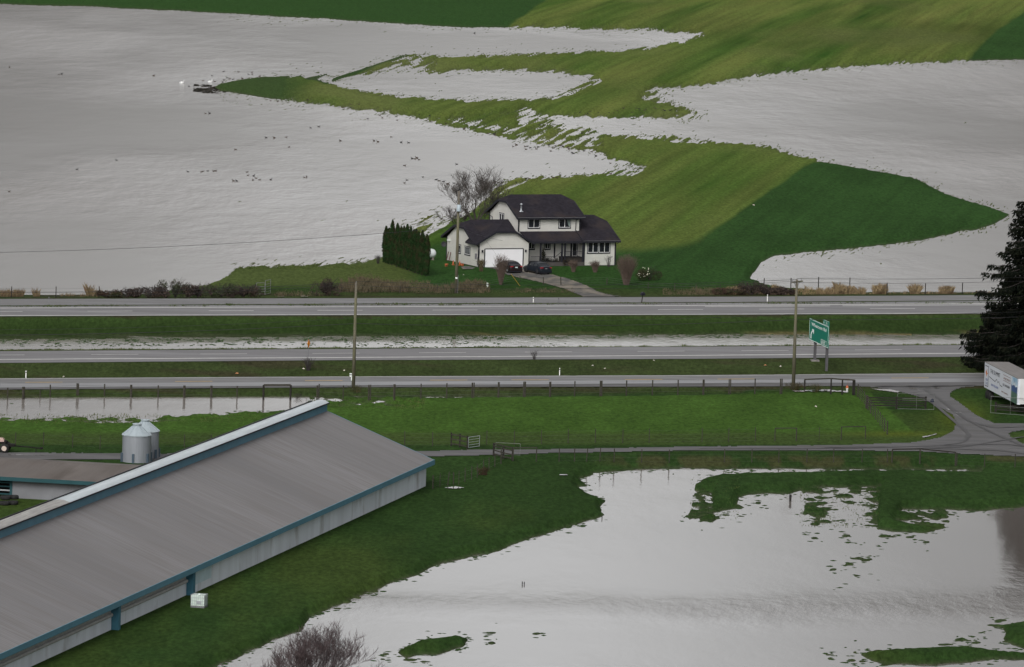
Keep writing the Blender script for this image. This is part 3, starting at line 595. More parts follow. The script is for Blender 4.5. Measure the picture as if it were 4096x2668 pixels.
xc,_=barn_x(240,2022,HW)
ridge_cap('ridge_cap',-.9,xc,fiber); o=ridge_cap('ridge_cap',xc+.02,LB,rust); o['label']='dirty worn ridge sheet'
mb=MB()
mb.bb(-.9,LB,min(sgn*(HW+.84),sgn*(HW+.90)),max(sgn*(HW+.84),sgn*(HW+.90)),ZR+.41,ZR+.62); mb.build('cap_edge',black,barn)
mb=MB(); mb.bb(-.9,LB,min(sgn*(HW-.86),sgn*(HW-.80)),max(sgn*(HW-.86),sgn*(HW-.80)),ZR+.42,ZR+.53); mb.build('cap_edge',black,barn)
# walls
def yb(a,b): return (min(sgn*a,sgn*b),max(sgn*a,sgn*b))
mb=MB(); mb.bb(0,x_close,*yb(0,.12),.12,ZE+.12); mb.build('side_wall',wallm,barn)
x0_,_=barn_x(763,2294);x1_,_=barn_x(843,2262)
mb=MB(); mb.bb(x0_-6.0,x0_,*yb(-.02,-.001),1.0,ZE-.1); mb.build('wall_patch',mat('patched_siding',(.48,.60,.66),.5,.1,1.),barn)
mb=MB(); mb.bb(0,LB,*yb(-.06,.0),-.5,.12); mb.build('footing',footing,barn)
mb=MB(); mb.bb(0,LB,*yb(2*HW-.12,2*HW),-.3,ZE+.12); mb.build('side_wall',wallm,barn)
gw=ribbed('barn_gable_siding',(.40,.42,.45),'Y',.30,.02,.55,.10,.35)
mb=MB(); mb.slab([bl(.02,0,-.3),bl(.02,2*HW,-.3),bl(.02,2*HW,ZE+.15),bl(.02,HW,ZR-.25),bl(.02,0,ZE+.15)],.12,(1,0,0)); mb.build('gable_wall',gw,barn)
# open bays with curtains
pil=[x_close]
xp,_=barn_x(465,2500); step=xp-x_close; k=1
pil.append(x_close+step); pil.append(x_close+2.9*step)
for x in pil:
    mb=MB(); mb.bb(x,x+.62,*yb(-.35,.6),-.1,ZE-.05); mb.build('post',bluef,barn)
for i,x in enumerate(pil):
    xe=pil[i+1] if i+1<len(pil) else LB
    mb=MB(); mb.bb(x+.62,xe,*yb(.22,.30),.12,1.36); mb.build('lower_wall',wallm,barn)
    mb=MB(); mb.tube([bl(x+.64,.22,1.52),bl(xe-.02,.22,1.52)],.16,8); mb.bb(x+.62,xe,*yb(.26,.29),1.36,1.86); mb.build('curtain_roll',curt,barn)
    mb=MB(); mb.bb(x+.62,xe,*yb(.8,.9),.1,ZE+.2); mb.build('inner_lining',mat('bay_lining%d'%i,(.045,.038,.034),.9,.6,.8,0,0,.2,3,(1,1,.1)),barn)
# ---------------------------------------------------------------- small barn at the left
S0=W(48,2006,.35); sang=math.radians(-11.5)
sb=thing('shed','low shed with dirty brown grey roof and pale ribbed wall beyond the long barn','shed',(S0[0],S0[1],.3),sang)
shroof=ribbed('shed_roof',(.115,.10,.092),'X',.5,.03,.7,.22,.35,(1,.25,.25),col2=(.075,.062,.054),c2scale=.4,c2lo=.45,c2hi=.7)
shwall=ribbed('shed_siding',(.145,.148,.16),'X',.25,.03,.6,.15,.5)
grnm=mat('dark_green_trim',(.018,.058,.066),.6,.15,1.)
zw=2.0
def sl_(x,y,z): return (x,y,z)
D0=W(0,1837,4.) 
mb=MB(); mb.slab([(-22,-.7,zw+.28),(19.5,-.7,zw+.28),(19.5,6.4,3.0),(-22,6.4,3.0)],.06,(0,0,-1)); mb.slab([(-22,13.5,zw+.28),(19.5,13.5,zw+.28),(19.5,6.45,3.0),(-22,6.45,3.0)],.06,(0,0,-1)); mb.build('roof',shroof,sb)
mb=MB(); mb.bb(-22,19.5,-.78,-.70,zw-.02,zw+.32); mb.build('fascia',grnm,sb)
mb=MB(); mb.bb(0,19,0,.12,0,zw+.2); mb.build('side_wall',shwall,sb)
mb=MB(); mb.bb(0,19,12.7,12.8,0,zw+.2); mb.build('side_wall',shwall,sb)
mb=MB(); mb.slab([(19,0,0),(19,12.8,0),(19,12.8,zw+.2),(19,6.4,2.95),(19,0,zw+.2)],.1,(1,0,0)); mb.build('gable_wall',shwall,sb)
mb=MB(); mb.bb(-.22,0,-.05,.15,0,zw+.2); mb.build('door_post',grnm,sb)
mb=MB(); mb.bb(-22,-.22,3.0,3.1,0,zw+.1); mb.build('inner_wall',dark,sb)
for k in range(5):
    mb=MB(); mb.bb(-12,-.25,.3,.36,.25+k*.34,.37+k*.34); mb.build('rail',grnm if k!=2 else galv,sb)
def tyre(r=.45,w_=.3):
    mb=MB(); mb.lathe([(r*.55,-w_/2),(r*.9,-w_/2),(r,-w_/4),(r,w_/4),(r*.9,w_/2),(r*.55,w_/2),(r*.5,0)],20,axis='z'); return mb
for k,(px,py,zz) in enumerate([(18,2020,.0),(50,2018,.0),(22,2012,.33),(52,2010,.30)]):
    p=G(px,py); o=tyre(.5,.32).build('tyre',rubber,None,smooth=True,loc=(p[0],p[1],p[2]+.16+zz*0+ (0.32 if k>1 else 0))); tag(o,['black tyre lying on the grass at the shed opening','black tyre lying on the grass beside the pale shed wall','black tyre on top of the stack at the shed opening','black tyre on top of the stack beside the pale shed wall'][k],'tyre')
# ---------------------------------------------------------------- grain bins
def silo(px,base,rad,wall,label):
    p=W(px,base,.35)
    t=thing('grain_bin',label,'grain bin',(p[0],p[1],.3),0,'grain bins beside the lane')
    sm=MATS.get('bin_steel') or ribbed('bin_steel',(.235,.25,.275),'Z',.11,.012,.42,.12,1.5,(1,1,.25),metal=.25,spec=.5,col2=(.22,.235,.265),c2scale=1.2,c2lo=.5,c2hi=.8)
    MB().lathe([(rad*.97,0),(rad*.97,.40)],28).build('skirt',mat('skirt_dark',(.015,.022,.022),.7,.2,1.) if 'skirt_dark' not in MATS else MATS['skirt_dark'],t)
    MB().lathe([(rad,.38),(rad,.38+wall)],36).build('tank',sm,t,smooth=False)
    zt=.38+wall
    MB().lathe([(rad+.06,zt-.02),(rad+.06,zt+.03),(.32,zt+.90),(.32,zt+.91)],36).build('cone_roof',MATS.get('bin_roof') or mat('bin_roof',(.33,.38,.41),.4,.1,1.2,0,.2,.5),t)
    mb=MB()
    for k in range(12):
        a=2*math.pi*k/12; mb.beam(((rad+.05)*math.cos(a),(rad+.05)*math.sin(a),zt+.05),(.33*math.cos(a),.33*math.sin(a),zt+.92),.04,.05)
    mb.build('roof_ribs',MATS['bin_roof'],t)
    cap=MB().lathe([(.34,zt+.84),(.34,zt+1.0),(.44,zt+1.0),(.44,zt+1.08),(.1,zt+1.12)],16).build('fill_cap',MATS['bin_roof'],t)
    for k in range(6):
        a=2*math.pi*(k+.35)/6; mb=MB(); x,y=(rad+.10)*math.cos(a),(rad+.10)*math.sin(a); mb.box((x,y,.62),(.16,.2,1.25),a); mb.build('leg',MATS.get('bin_leg') or mat('bin_leg',(.06,.085,.11),.5,.15,1.),t)
    return t
silo(577,1843,1.34,2.5,'galvanized grain bin standing behind the other, partly hidden by it')
silo(544.6,1860,1.34,2.5,'front galvanized grain bin with cone roof beside the shed')
# ---------------------------------------------------------------- farm wagon at the left edge
p=G(21,1808); wg=thing('farm_wagon','dark flat farm wagon with tow bar and pale hubbed wheel on the lane edge','wagon',(p[0],p[1],p[2]),math.radians(-2))
MB().bb(-6,.1,-1.0,1.0,.86,1.02).build('deck',dark,wg)
MB().bb(-.2,.9,-.35,.35,.55,.80).build('chassis',dark,wg)
MB().tube([(.8,0,.62),(2.0,.05,.55),(3.4,.05,.45)],.06,6).build('tow_bar',dark,wg); MB().tube([(3.3,.05,.45),(3.55,.05,.5)],.12,6).build('hitch',dark,wg); MB().tube([(2.9,.05,.5),(2.9,.05,.05)],.04,6).build('jack_stand',dark,wg)
for sx,sy in ((0,-.95),(0,.95),(-4.5,-.95),(-4.5,.95)):
    o=MB().lathe([(.2,-.14),(.42,-.14),(.46,-.06),(.46,.06),(.42,.14),(.2,.14)],22,(sx,sy,.46),'y').build('wheel',rubber,wg,smooth=True)
    MB().lathe([(.08,-.16),(.22,-.15),(.24,-.155),(.24,-.12),(.1,.1)],16,(sx,sy,.46),'y').build('hub',mat('hub_pale%d%d'%(sx*2,sy*10),(.45,.38,.33),.6,.1,3.),o)
o=MB().box((-.55,-.2,1.14),(.9,.7,.22)).box((-.45,-.15,1.28),(.5,.5,.14)).build('sack',mat('sack',(.42,.30,.27),.9,.2,4.),None,loc=(p[0],p[1],p[2]),fix=True); tag(o,'pinkish grey sack lying on the deck of the farm wagon','sack')
# ---------------------------------------------------------------- liquid tote
p=G(796,2428); to=thing('liquid_tote','white caged liquid tote standing on grass beside the long barn wall','tank',(p[0],p[1],p[2]),bang+math.radians(90))
MB().bb(-.56,.56,-.48,.48,.0,.12).bb(-.5,.5,-.42,.42,.1,.14).build('pallet',steel_g,to)
mb=MB(); mb.bb(-.53,.53,-.45,.45,.15,.98); mb.lathe([(.15,.98),(.15,1.03),(.12,1.05)],12); mb.build('tank',mat('tote_plastic',(.52,.60,.55),.4,.12,2.),to)
mb=MB()
for i in range(8):
    x=-.56+i*.16
    for y in (-.48,.48): mb.beam((x,y,.12),(x,y,1.02),.02)
for i in range(7):
    y=-.48+i*.16
    for x in (-.56,.56): mb.beam((x,y,.12),(x,y,1.02),.02)
for z in (.3,.55,.8,1.02):
    for y in (-.48,.48): mb.beam((-.56,y,z),(.56,y,z),.02)
    for x in (-.56,.56): mb.beam((x,-.48,z),(x,.48,z),.02)
mb.build('cage',galv,to)
MB().box((.12,-.50,.45),(.42,.02,.22)).build('label_plate',galv,to)
# ---------------------------------------------------------------- house
hang=math.radians(24.5); O=W(1914,1069,.8)
hu=np.array([math.cos(hang),math.sin(hang),0]);hv=np.array([-math.sin(hang),math.cos(hang),0])
house=thing('house','two storey cream house with black roof, trim and attached double garage','house',(O[0],O[1],.8),hang)
siding=ribbed('cream_siding',(.65,.64,.605),'Z',.20,.06,.75,.07,.8,(1,1,1),saw=True)
shing=mat('roof_shingle',(.021,.019,.024),.9,.30,2.2,.01,0,.06,8,(1,1,1),'Object',(.036,.029,.029),.50,.72,.35)
found=mat('foundation',(.03,.026,.024),.9,.2,2.)
gdoor=ribbed('garage_door_white',(.66,.66,.68),'Z',.53,.01,.5,.04,1.)
b=MB
def wall(*pts,t=.1,n=None,name='wall',m=None): return MB().slab(pts,t,n).build(name,m or siding,house)
G0=-.0
# garage and left wing (one storey)
ZT=3.12
wall((0,0,.05),(7,0,.05),(7,0,3.0),(4.85,0,4.50),(2.15,0,4.50),(0,0,3.0),n=(0,1,0))
wall((0,.101,.05),(0,10.1,.05),(0,10.1,3.0),(0,7.1,4.72),(0,4.0,4.72),(0,1.2,3.2),(0,.101,3.0),n=(1,0,0))
wall((7,.101,.05),(7,2.29,.05),(7,2.29,3.0),(7,.101,3.0),n=(-1,0,0))
wall((.101,10.1,.05),(6.49,10.1,.05),(6.49,10.1,3.0),(.101,10.1,3.0),n=(0,-1,0))
for q_ in ((-.03,.0,-.03,10.13,-.5,.05),(0,.85,-.03,0,-.5,.05),(6.2,7.03,-.03,0,-.5,.05)): MB().bb(*q_).build('foundation',found,house)
# two storey block
wall((6.5,2.3,.05),(15.1,2.3,.05),(15.1,2.3,6.1),(6.5,2.3,6.1),n=(0,1,0))
wall((6.5,2.401,.05),(6.5,11.3,.05),(6.5,11.3,6.1),(6.5,8.1,7.9),(6.5,5.4,7.9),(6.5,2.401,6.15),n=(1,0,0))
wall((15.1,2.401,.05),(15.1,11.3,.05),(15.1,11.3,6.1),(15.1,8.1,7.9),(15.1,5.4,7.9),(15.1,2.401,6.15),n=(-1,0,0))
wall((6.601,11.3,.05),(14.999,11.3,.05),(14.999,11.3,6.1),(6.601,11.3,6.1),n=(0,-1,0))
# right wing
wall((15.101,.7,.05),(19.5,.7,.05),(19.5,.7,3.1),(15.101,.7,3.1),n=(0,1,0))
wall((15.1,.7,.05),(15.1,2.299,.05),(15.1,2.299,3.2),(15.1,.7,3.1),t=.1,n=(1,0,0))
wall((19.5,.801,.05),(19.5,10.9,.05),(19.5,10.9,3.1),(19.5,7.2,5.3),(19.5,4.4,5.3),(19.5,.801,3.15),n=(-1,0,0))
wall((15.2,10.9,.05),(19.4,10.9,.05),(19.4,10.9,3.1),(15.2,10.9,3.1),n=(0,-1,0))
mb=MB(); mb.bb(15.07,19.53,.66,.70,-.4,.05); mb.build('foundation',found,house)
def roof(name,faces,eaves,label=None):
    mb=MB()
    for f in faces: mb.slab(f,.10,(0,0,-1))
    o=mb.build(name,shing,house,label)
    mb=MB()
    for a,bq in eaves:
        a=Vector(a);bq=Vector(bq); dz=Vector((0,0,-.12)); mb.beam(a+dz,bq+dz,.07,.26)
    if eaves: mb.build('fascia',black,o)
    return o
# left wing roof (ridge along u at v=5.55, z=5.62), clipped end at left
rz_=5.62;rv=5.55
roof('roof',[[(-.45,-.0+.85,3.12),(6.5,.85,3.12),(6.5,rv,rz_),(1.2,rv,rz_),(-.45,3.95,4.82)],[(-.45,11.0,3.05),(6.5,11.0,3.05),(6.5,rv,rz_),(1.2,rv,rz_),(-.45,7.15,4.82)],[(-.45,3.95,4.82),(1.2,rv,rz_),(-.45,7.15,4.82)]],
 [((-.47,11.02,3.05),(-.47,7.15,4.80)),((-.47,7.15,4.80),(-.47,3.95,4.80)),((-.47,3.95,4.80),(-.47,1.2,3.30)),((-.47,11.02,3.05),(6.5,11.02,3.05))])
# garage roof (ridge along v at u=3.5), clipped front
roof('roof',[[(-.6,-.42,3.10),(-.6,2.9,3.10),(3.5,5.45,5.42),(3.5,1.1,5.42),(2.15,-.42,4.64)],[(7.62,-.42,3.10),(7.62,2.28,3.10),(6.49,2.29,3.72),(6.49,4.4,3.72),(3.5,5.45,5.42),(3.5,1.1,5.42),(4.85,-.42,4.64)],[(2.15,-.42,4.64),(4.85,-.42,4.64),(3.5,1.1,5.42)]],
 [((-.6,-.44,3.08),(2.15,-.44,4.62)),((2.15,-.44,4.62),(4.85,-.44,4.62)),((4.85,-.44,4.62),(7.66,-.44,3.06)),((-.62,-.44,3.08),(-.62,2.9,3.08)),((7.63,-.44,3.06),(7.63,.3,3.06))])
# main roof
uv=6.75;uz=8.72
roof('roof',[[(6.05,1.75,6.18),(15.62,1.75,6.18),(15.62,5.4,8.02),(14.4,uv,uz),(7.25,uv,uz),(6.05,5.4,8.02)],[(6.05,11.85,6.12),(15.62,11.85,6.12),(15.62,8.1,8.02),(14.4,uv,uz),(7.25,uv,uz),(6.05,8.1,8.02)],[(6.05,5.4,8.02),(7.25,uv,uz),(6.05,8.1,8.02)],[(15.62,5.4,8.02),(14.4,uv,uz),(15.62,8.1,8.02)]],
 [((6.03,1.7,6.15),(6.03,5.4,8.0)),((6.03,5.4,8.0),(6.03,8.1,8.0)),((6.03,8.1,8.0),(6.03,11.9,6.1)),((15.64,1.7,6.15),(15.64,5.4,8.0)),((6.0,1.72,6.14),(15.66,1.72,6.14))])
mb=MB(); mb.bb(6.1,15.6,1.62,1.70,6.12,6.16); mb.build('gutter_lip',steel_g,house)
# right wing roof
roof('roof',[[(14.62,.15,3.28),(19.95,.15,3.28),(19.95,4.45,5.45),(18.7,5.8,6.12),(15.1,5.8,6.12),(15.1,2.3,4.37),(14.62,2.3,4.37)],[(15.1,11.4,3.28),(19.95,11.4,3.28),(19.95,7.15,5.45),(18.7,5.8,6.12),(15.1,5.8,6.12)],[(19.95,4.45,5.45),(18.7,5.8,6.12),(19.95,7.15,5.45)]],
 [((19.97,.1,3.24),(19.97,4.45,5.42)),((19.97,4.45,5.42),(19.97,7.15,5.42)),((14.6,.12,3.24),(20.0,.12,3.24))])
mb=MB(); mb.bb(14.64,19.95,.02,.09,3.22,3.26); mb.build('gutter_lip',steel_g,house)
roof('porch_roof',[[(7.3,.22,3.22),(14.60,.22,3.22),(14.60,2.3,4.33),(6.62,2.3,4.33)]],[((7.64,.2,3.19),(14.6,.2,3.19))])
mb=MB(); mb.beam((14.61,.2,3.30),(14.61,2.28,4.42),.07,.06); mb.build('roof_edge_strip',black,house)
# trims
for x,y,z0,z1 in [(0,0,.0,3.05),(7,0,0,3.0),(0,10.1,0,3.0)]: MB().bb(x-.06,x+.06,y-.06,y+.06,z0,z1).build('corner_trim',black,house)
for x,y,z0,z1 in [(6.5,2.3,4.3,6.1),(15.1,2.3,4.3,6.1),(6.5,11.3,4.6,6.1),(15.12,.7,0,3.2),(19.5,.7,0,3.1)]: MB().bb(x-.07,x+.07,y-.07,y+.07,z0,z1).build('corner_trim',black,house)
mb=MB(); mb.tube([(-.5,-.2,2.95),(-.25,-.12,2.75),(-.08,-.05,2.6),(-.08,.25,.2)],.045,6); mb.build('downspout',black,house)
mb=MB(); mb.tube([(14.7,1.85,5.95),(14.55,2.2,5.75),(14.5,2.22,4.4)],.045,6); mb.build('downspout',black,house)
mb=MB(); mb.tube([(6.1,11.5,5.9),(6.2,11.0,5.75),(6.4,10.4,5.55),(6.42,10.3,4.6)],.045,6); mb.build('downspout',black,house)
mb=MB(); mb.tube([(19.8,.15,3.1),(19.7,.4,2.85),(19.57,.65,2.75),(19.57,.72,.1)],.045,6); mb.build('downspout',black,house)
def win(u0,u1,z0,z1,at,axis='u',n=2,label=None,curtain=False):
    # axis 'u': wall facing -v at v=at ; axis 'v': wall facing -u at u=at
    def bx(m,a0,a1,q0,q1,c0,c1):
        if axis=='u': m.bb(a0,a1,at-q1,at-q0,c0,c1)
        else: m.bb(at-q1,at-q0,a0,a1,c0,c1)
    t=MB(); bx(t,u0-.10,u1+.10,.0,.035,z0-.16,z0); bx(t,u0-.10,u1+.10,0,.035,z1,z1+.10); bx(t,u0-.10,u0,0,.035,z0,z1); bx(t,u1,u1+.10,0,.035,z0,z1)
    o=t.build('window',black,house,label)
    f=MB(); 
    bx(f,u0,u1,.0,.045,z0,z0+.06); bx(f,u0,u1,0,.045,z1-.05,z1); bx(f,u0,u0+.05,0,.045,z0+.06,z1-.05); bx(f,u1-.05,u1,0,.045,z0+.06,z1-.05)
    for k in range(1,n):
        c_=u0+(u1-u0)*k/n; bx(f,c_-.035,c_+.035,0,.045,z0+.06,z1-.05)
    f.build('sash',white_f,o)
    g=MB(); bx(g,u0+.04,u1-.04,.002,.018,z0+.05,z1-.04); g.build('pane',glass,o)
    return o
win(2.75,4.4,1.32,2.28,0,'v',1,'side window'); win(5.72,6.75,1.32,2.30,0,'v',1)
win(6.95,8.3,5.15,6.18,6.5,'v',2,'upper side window')
win(7.85,9.42,4.80,5.98,2.3,'u',2); o=win(12.17,13.77,4.80,5.98,2.3,'u',2,'upper window with pale curtain')
MB().add([(13.2,2.262,5.95),(13.72,2.262,5.95),(13.72,2.262,4.9),(13.5,2.262,5.05)],[(0,1,2,3)]).build('curtain',mat('lace',(.14,.18,.17),.9,.1,3.),o)
for u0_ in (15.6,17.22): win(u0_,u0_+1.5,1.68,2.98,.7,'u',2)
win(8.0,8.78,2.08,2.92,2.3,'u',2); win(10.3,10.98,2.08,2.92,2.3,'u',2)
# garage door
mb=MB(); mb.bb(.74,.88,-.04,-.001,.0,2.36); mb.bb(6.12,6.26,-.04,-.001,0,2.36); mb.bb(.88,6.12,-.04,-.001,2.28,2.40); mb.build('door_frame',black,house)
MB().bb(.88,6.12,-.025,-.001,.0,2.28).build('garage_door',gdoor,house)
for u_ in (.46,6.52): MB().bb(u_-.09,u_+.09,-.16,-.001,1.88,2.2).build('wall_lamp',black,house)
# porch
mb=MB(); mb.bb(7.03,15.0,.35,2.28,-.4,.50); mb.build('porch_deck',mat('porch_deck_grey',(.06,.055,.052),.8,.2,2.),house)
for u_ in (8.84,11.86,12.28,14.82): MB().bb(u_-.09,u_+.09,.36,.54,.5,3.12).build('porch_post',black,house)
mb=MB()
for a_,b_ in ((7.5,8.75),(8.93,11.0),(12.37,14.7)):
    z=1.28 if a_<11 else 1.92
    zb=.55 if a_<11 else 1.15
    mb.bb(a_,b_,.40,.46,z-.05,z); mb.bb(a_,b_,.41,.45,zb,zb+.04)
    x=a_
    while x<b_: mb.bb(x-.012,x+.012,.42,.44,zb,z); x+=.13
mb.beam((11.0,.43,1.26),(11.78,.43,1.86),.05,.05)
for k in range(6): x=11.05+k*.13; mb.bb(x-.012,x+.012,.42,.44,.6,1.26+k*.1)
mb.build('railing',black,house)
MB().bb(12.3,15.0,.60,2.27,.50,1.12).build('porch_landing',found,house)
d_o=MB().bb(13.9,14.95,2.25,2.299,.9,3.0).build('front_door',black,house)
MB().bb(14.2,14.75,2.23,2.249,1.15,2.85).build('door_glass',glass,d_o); mb=MB(); mb.bb(14.12,14.2,2.22,2.249,1.1,2.9); mb.bb(14.75,14.83,2.22,2.249,1.1,2.9); mb.bb(14.2,14.75,2.22,2.249,1.1,1.16); mb.build('door_frame',white_f,d_o)
MB().bb(11.55,11.75,2.26,2.299,.9,3.0).build('door_trim',black,house)
# flue, dish, meter, lamp
MB().lathe([(.30,-.05),(.28,.04),(.13,.12),(.10,.18),(.10,.85),(.17,.87),(.17,1.0),(.05,1.04)],14,(7.15,3.1,6.82)).build('flue_pipe',galv,house,smooth=True)
mb=MB(); mb.lathe([(.02,.10),(.2,.07),(.36,0),(.37,.02),(.2,.1),(.02,.13)],18,(-.35,10.3,2.05),'y'); mb.tube([(-.35,10.4,2.05),(0,10.15,2.0)],.03,5); mb.build('satellite_dish',mat('dish_grey',(.05,.05,.055),.6,.1,1.),house)
MB().bb(-.18,-.001,.55,.85,1.0,1.7).build('meter_box',steel_g,house)
MB().bb(-.25,-.001,9.0,9.6,2.55,2.75).build('wall_lamp',whitep,house)
# sticks leaning on the side wall
for k,v_ in enumerate((9.35,8.6)):
    a=O+hu*(-.35)+hv*v_; bq=O+hu*(-.02)+hv*(v_+.15)
    o=MB().beam((a[0],a[1],gz(a[0],a[1])),(bq[0],bq[1],1.95),.07).build('leaning_board',mat('stick%d'%k,(.10,.045,.035),.8,.2,2.)); tag(o,['brown board leaning on the garage side wall, nearer the wall corner','brown board leaning on the garage side wall, farther from the wall corner'][k],'board')
# ---------------------------------------------------------------- cars
def car(p,rz,paint,rim,label,plate=True):
    t=thing('parked_car',label,'car',p,rz,None)
    # x forward, rear at x=0 .. front at 4.6
    st=[(0.0,.42,.92,.72),(.06,.30,1.00,.82),(.35,.24,1.06,.87),(.9,.2,1.02,.89),(1.6,.2,.98,.89),(2.6,.2,.95,.89),(3.3,.2,.93,.88),(3.9,.22,.86,.86),(4.35,.26,.74,.80),(4.6,.36,.62,.66)]
    vs=[];fs=[];sec=[]
    for x,z0,z1,hw in st:
        zm=(z0+z1)/2
        ring=[(-hw*.86,z0),(-hw,z0+.12),(-hw*1.0,zm+.05),(-hw*.95,z1-.06),(-hw*.80,z1),(0,z1+.03),(hw*.80,z1),(hw*.95,z1-.06),(hw,zm+.05),(hw,z0+.12),(hw*.86,z0)]
        vs+=[(x,y,z) for y,z in ring]
    n=11
    for i in range(len(st)-1):
        for k in range(n): fs.append((i*n+k,i*n+(k+1)%n,(i+1)*n+(k+1)%n,(i+1)*n+k))
    fs.append(tuple(range(n)));fs.append(tuple((len(st)-1)*n+k for k in range(n-1,-1,-1)))
    MB().add(vs,fs).build('body',paint,t,smooth=False)
    # cabin (glass) and roof
    cab=[(.28,1.0,1.03,.68),(1.05,1.0,1.36,.60),(1.35,.98,1.41,.58),(2.3,.95,1.44,.58),(2.65,.95,1.40,.60),(3.45,.92,.96,.68)]
    vs=[];fs=[]
    for x,z0,z1,hw in cab:
        w0=.80; vs+=[(x,-w0 if z1-z0>.2 else -hw,z0),(x,-hw,z1),(x,hw,z1),(x,w0 if z1-z0>.2 else hw,z0)]
    for i in range(len(cab)-1):
        for k in range(4): fs.append((i*4+k,i*4+(k+1)%4,(i+1)*4+(k+1)%4,(i+1)*4+k))
    fs.append((0,1,2,3));fs.append(tuple(20+k for k in (3,2,1,0)))
    MB().add(vs,fs).build('windows',glass,t)
    mb=MB(); rv_=[(1.0,1.345),(1.35,1.42),(2.3,1.455),(2.68,1.40)]
    pts=[]
    for x,z in rv_: pts+=[(x,-.60,z),(x,-.35,z+.03),(x,.35,z+.03),(x,.60,z)]
    f=[]
    for i in range(3):
        for k in range(3): f.append((i*4+k,i*4+k+1,i*4+k+5,i*4+k+4))
    m2=MB().add(pts,f); m2.build('roof',paint,t,smooth=True)
    mb=MB()
    for s_ in (-1,1):
        mb.beam((1.05,s_*.61,1.35),(.33,s_*.72,1.03),.07,.05); mb.beam((2.66,s_*.61,1.39),(3.45,s_*.74,.95),.06,.05); mb.beam((1.9,s_*.62,1.42),(1.95,s_*.83,.97),.06,.04); mb.beam((1.05,s_*.62,1.36),(.95,s_*.84,1.0),.10,.04)
    mb.build('pillars',paint,t)
    for x in (.82,3.62):
        for s_ in (-1,1):
            o=MB().lathe([(.19,-.1),(.31,-.1),(.33,-.06),(.33,.08),(.2,.1)],18,(x,s_*.82,.33),'y').build('wheel',rubber,t,smooth=True)
            MB().lathe([(.04,-.02),(.20,-.01),(.21,.0),(.04,.03)],14,(x,s_*.91,.33),'y').build('rim',rim,o)
    for s_ in (-1,1):
        MB().bb(-.03,.16,min(s_*.42,s_*.84),max(s_*.50,s_*.82),.83,.91).build('tail_light',tail,t)
        MB().bb(4.35,4.5,min(s_*.45,s_*.72),max(s_*.45,s_*.72),.60,.72).build('headlight',whitep,t)
        MB().bb(2.75,2.95,min(s_*.86,s_*1.0),max(s_*.86,s_*1.0),.95,1.08).build('mirror',paint,t)
    MB().bb(-.06,.1,-.80,.80,.34,.56).build('bumper',paint,t)
    MB().bb(-.025,.0,-.17,.17,.70,.83).build('number_plate',plate_m if plate else steel_g,t)
    MB().bb(.0,.2,-.86,.86,.18,.33).build('valance',black,t)
    return t
tail=mat('tail_light_red',(.38,.02,.03),.3,.1,3.); plate_m=mat('number_plate',(.50,.60,.60),.5,.05,2.)
def carpaint(n,c):
    m=mat(n,c,.35,.08,1.,0,0,.35); m.node_tree.nodes['Principled BSDF'].inputs['Coat Weight'].default_value=.15; return m
p=G(2065,1096); car((p[0],p[1],p[2]+.07),hang+math.radians(90),carpaint('maroon_paint',(.010,.0055,.0065)),galv,'dark maroon sedan parked rear outward before the garage door')
p=G(2184,1101); car((p[0],p[1],p[2]+.07),hang+math.radians(96),carpaint('slate_paint',(.010,.013,.019)),black,'dark slate blue sedan parked on the driveway right of the maroon car',False)
# ---------------------------------------------------------------- propane tank, cones, yard things
p=G(1722,1040); pt=thing('propane_tank','white propane tank with green lid on the lawn behind the cedars','tank',(p[0],p[1],p[2]),hang)
MB().lathe([(.05,-2.0),(.35,-1.93),(.55,-1.72),(.62,-1.4),(.62,1.0),(.55,1.32),(.35,1.53),(.05,1.6)],24,(-.9,0,.85),'x').build('tank',mat('tank_white',(.56,.60,.60),.4,.10,1.),pt,smooth=True)
MB().lathe([(.24,0),(.24,.2),(.16,.26)],14,(-.35,0,1.44)).build('lid',mat('lid_green',(.01,.13,.08),.5,.1,1.),pt)
for x in (-2.0,.2): MB().bb(x-.12,x+.12,-.4,.4,0,.35).build('foot',concrete,pt)
def cone(px,py,tilt,label):
    p=G(px,py); t=thing('traffic_cone',label,'traffic cone',(p[0],p[1],p[2]),rng.uniform(0,6)); t.rotation_euler[0]=tilt
    if tilt: t.location.z+=.14
    MB().lathe([(.13,.03),(.09,.3),(.03,.62),(.01,.63)],14).build('cone_body',orange,t,smooth=True)
    MB().bb(-.18,.18,-.18,.18,0,.04).build('base',orange,t)
cone(1812.6,1060,0,'upright orange cone by the side wall, left of the utility pole'); cone(1838.6,1062,0,'upright orange cone by the side wall, right of the utility pole')
cone(1851,1064,math.radians(80),'orange cone lying on its side at the edge of the paved patch'); cone(1785,1065,math.radians(70),'small orange cone lying on the lawn near the wall corner')
# ---------------------------------------------------------------- poles and wires
def pole(px,py,topz_py,label,r0_=.17,r1_=.11,group='wooden utility poles'):
    p=G(px,py,True); z1=zfor(p[0],p[1],topz_py)-p[2]
    t=thing('utility_pole',label,'utility pole',(p[0],p[1],p[2]),0,None)
    MB().tube([(0,0,-.3),(0,0,z1*.5),(0,0,z1)],[r0_,(r0_+r1_)/2,r1_],10).build('pole',pole_m,t,smooth=True)
    return t,p,z1
pl1,P1,h1=pole(1413,1556,1130,'utility pole standing in wet verge by the barn end of the near road',.20,.13)
MB().bb(-.26,-.16,-.12,.12,.9,1.35).build('utility_box',whitep,pl1)
MB().tube([(-.0,-.0,h1-.05),(0,0,h1+.15)],.04,6).build('insulator',steel_g,pl1)
pl2,P2,h2=pole(3173,1550,1118,'utility pole with crossarm standing beside the green exit sign',.21,.12)
MB().beam((-.55,-.9,h2-.25),(.65,1.05,h2-.25),.12,.12).build('crossarm',pole_m,pl2)
